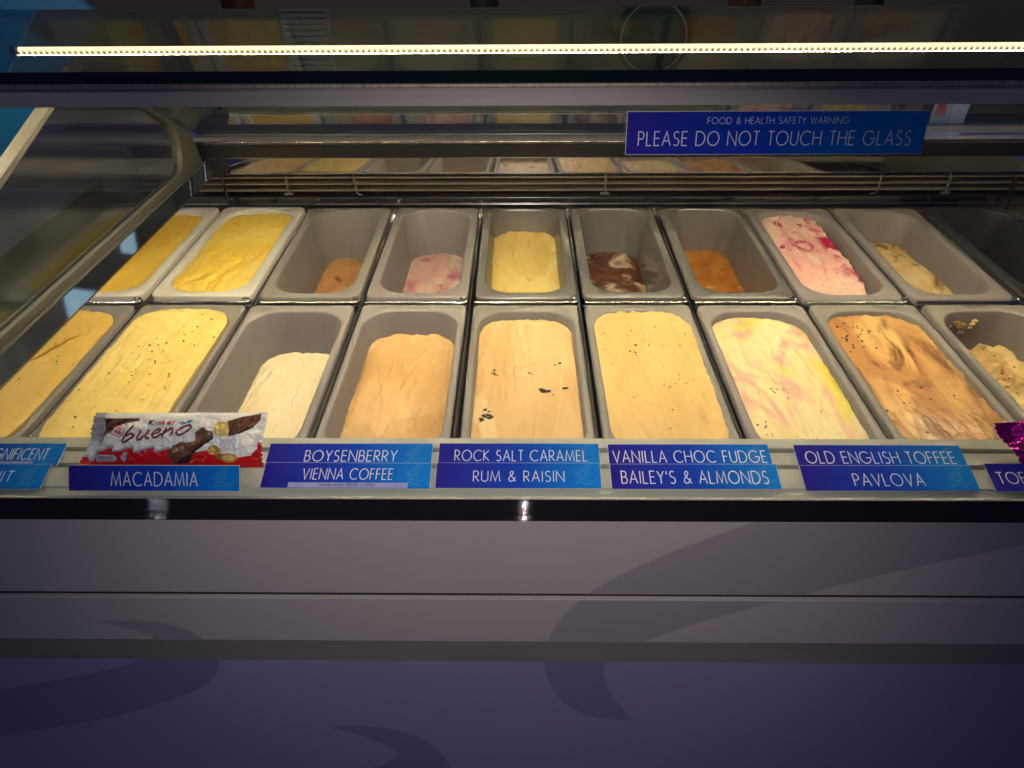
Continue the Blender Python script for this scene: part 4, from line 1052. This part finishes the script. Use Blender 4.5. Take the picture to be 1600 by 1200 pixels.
# ------------------------------------------------------------------ beyond the freezer
def simple(mb, name, m, label, cat, group=None, kind=None, smooth=0):
    o = mb.build(name, m, None, smooth)
    return tag(o, label, cat, group, kind)
mb = MB(); mb.box((-3, 0.60, -0.9), (-0.92, 1.62, -0.055), bev=.004)
mb.box((-3, 1.62, -0.9), (-0.92, 1.66, 0.02), bev=.003)
simple(mb, 'side_counter', M['slate'], 'slate blue counter beyond the glazed end of the freezer', 'counter', smooth=40)
mb = MB(); mb.box((-3.0, 1.80, -0.9), (3.2, 2.05, 0.033)); bc = mb.build('back_counter', M['slate'])
tag(bc, 'low back counter with dark green splashback and blue edge behind the freezer', 'counter')
mb = MB(); mb.box((-3.0, 1.788, -0.060), (3.2, 1.7995, 0.036), bev=.002); sub(mb, 'counter_edge', M['bluestrip'], bc, 40)
mb = MB(); mb.box((-3.0, 1.93, 0.0335), (3.2, 1.95, 0.262), bev=.002); sub(mb, 'splashback', M['green'], bc, 40)
mb = MB(); mb.box((-3.6, 2.60, -0.9), (4.0, 2.70, 2.6)); tag(mb.build('wall', M['wall']), kind='structure')
mb = MB(); mb.box((-4, -2.5, -0.95), (4.5, 2.7, -0.901)); tag(mb.build('floor', mat('grey floor', (.12, .12, .12, 1), .5, var=.1)), kind='structure')
mb = MB(); mb.tube([(.43, 2.599, .74), (.43, 2.575, .74)], .125, 40); d = mb.build('round_sign', M['disc'], None, 40)
tag(d, 'dark round sign on the back wall, mirrored faintly in the top glass', 'sign')
mb = MB(); mb.tube([(.43 + .108 * math.cos(a / 32 * 6.283), 2.574, .74 + .108 * math.sin(a / 32 * 6.283)) for a in range(32)], .003, 8, closed=True); sub(mb, 'ring', M['wallgrey'], d, 60)
mb = MB()
for i in range(26): mb.box((-.79, 2.585 + .0, .52 + i * .018), (-.65, 2.598, .531 + i * .018))
mb.box((-.80, 2.592, .51), (-.64, 2.5985, .99)); simple(mb, 'slatted_panel', M['wallgrey'], 'grey slatted panel on the back wall mirrored in the top glass', 'wall panel')
for i, (x, h, r) in enumerate(((-1.55, .10, .045), (-.72, .09, .04), (-.10, .11, .036), (.55, .08, .04), (.86, .12, .034), (1.30, .10, .05))):
    mb = MB(); mb.tube([(x, 2.0, .0335), (x, 2.0, .20), (x, 2.0, .27), (x, 2.0, .27 + h)], [r * .8, r * .95, r, r * 1.08], 20)
    simple(mb, 'cup_stack', M['brown' if i % 2 else 'disc'], ('brown' if i % 2 else 'charcoal') + ' stack of cups on the back counter above the splashback', 'cup stack', 'cup stacks on the back counter', smooth=50)
# blue board leaning beyond the end frame
mb = MB(); mb.box((-.40, -.006, -.16), (0, .006, .30))
bd = mb.build('notice_board', [M['bluebrd'], M['alu']], None, 0, (-.925, 1.30, .145), (0, R(48.5), 0))
tag(bd, 'deep blue board leaning beyond the glazed end frame', 'board')
# small lit screen on the back counter
mb = MB(); mb.box((.798, 1.452, .1208), (.872, 1.460, .170), mi=1, bev=.002); mb.box((.801, 1.4508, .124), (.869, 1.4516, .167)); mb.box((.806, 1.4500, .138), (.826, 1.4505, .162), mi=2)
scr = mb.build('tablet_screen', [M['screen'], M['dark'], M['screen_red']], None, 30)
tag(scr, 'small lit tablet screen with a red patch standing behind the sliding panes', 'screen')

for x0, x1, z0, z1, lb in ((.20, .30, .872, .935, 'smaller'), (.50, .72, 1.04, 1.21, 'larger')):
    mb = MB(); mb.box((x0 - .01, 2.575, z0 - .01), (x1 + .01, 2.5985, z1 + .01), bev=.003)
    o = mb.build('added_light_panel', M['dark'], None, 40)  # added glowing panel, placed to give the polished bar its pale reflections
    tag(o, lb + ' lit panel added on the back wall to be mirrored in the polished bar of the end frame', 'light panel', 'lit panels added on the back wall')
    mb = MB(); mb.box((x0, 2.572, z0), (x1, 2.5745, z1)); sub(mb, 'diffuser', M['boxlight'], o)
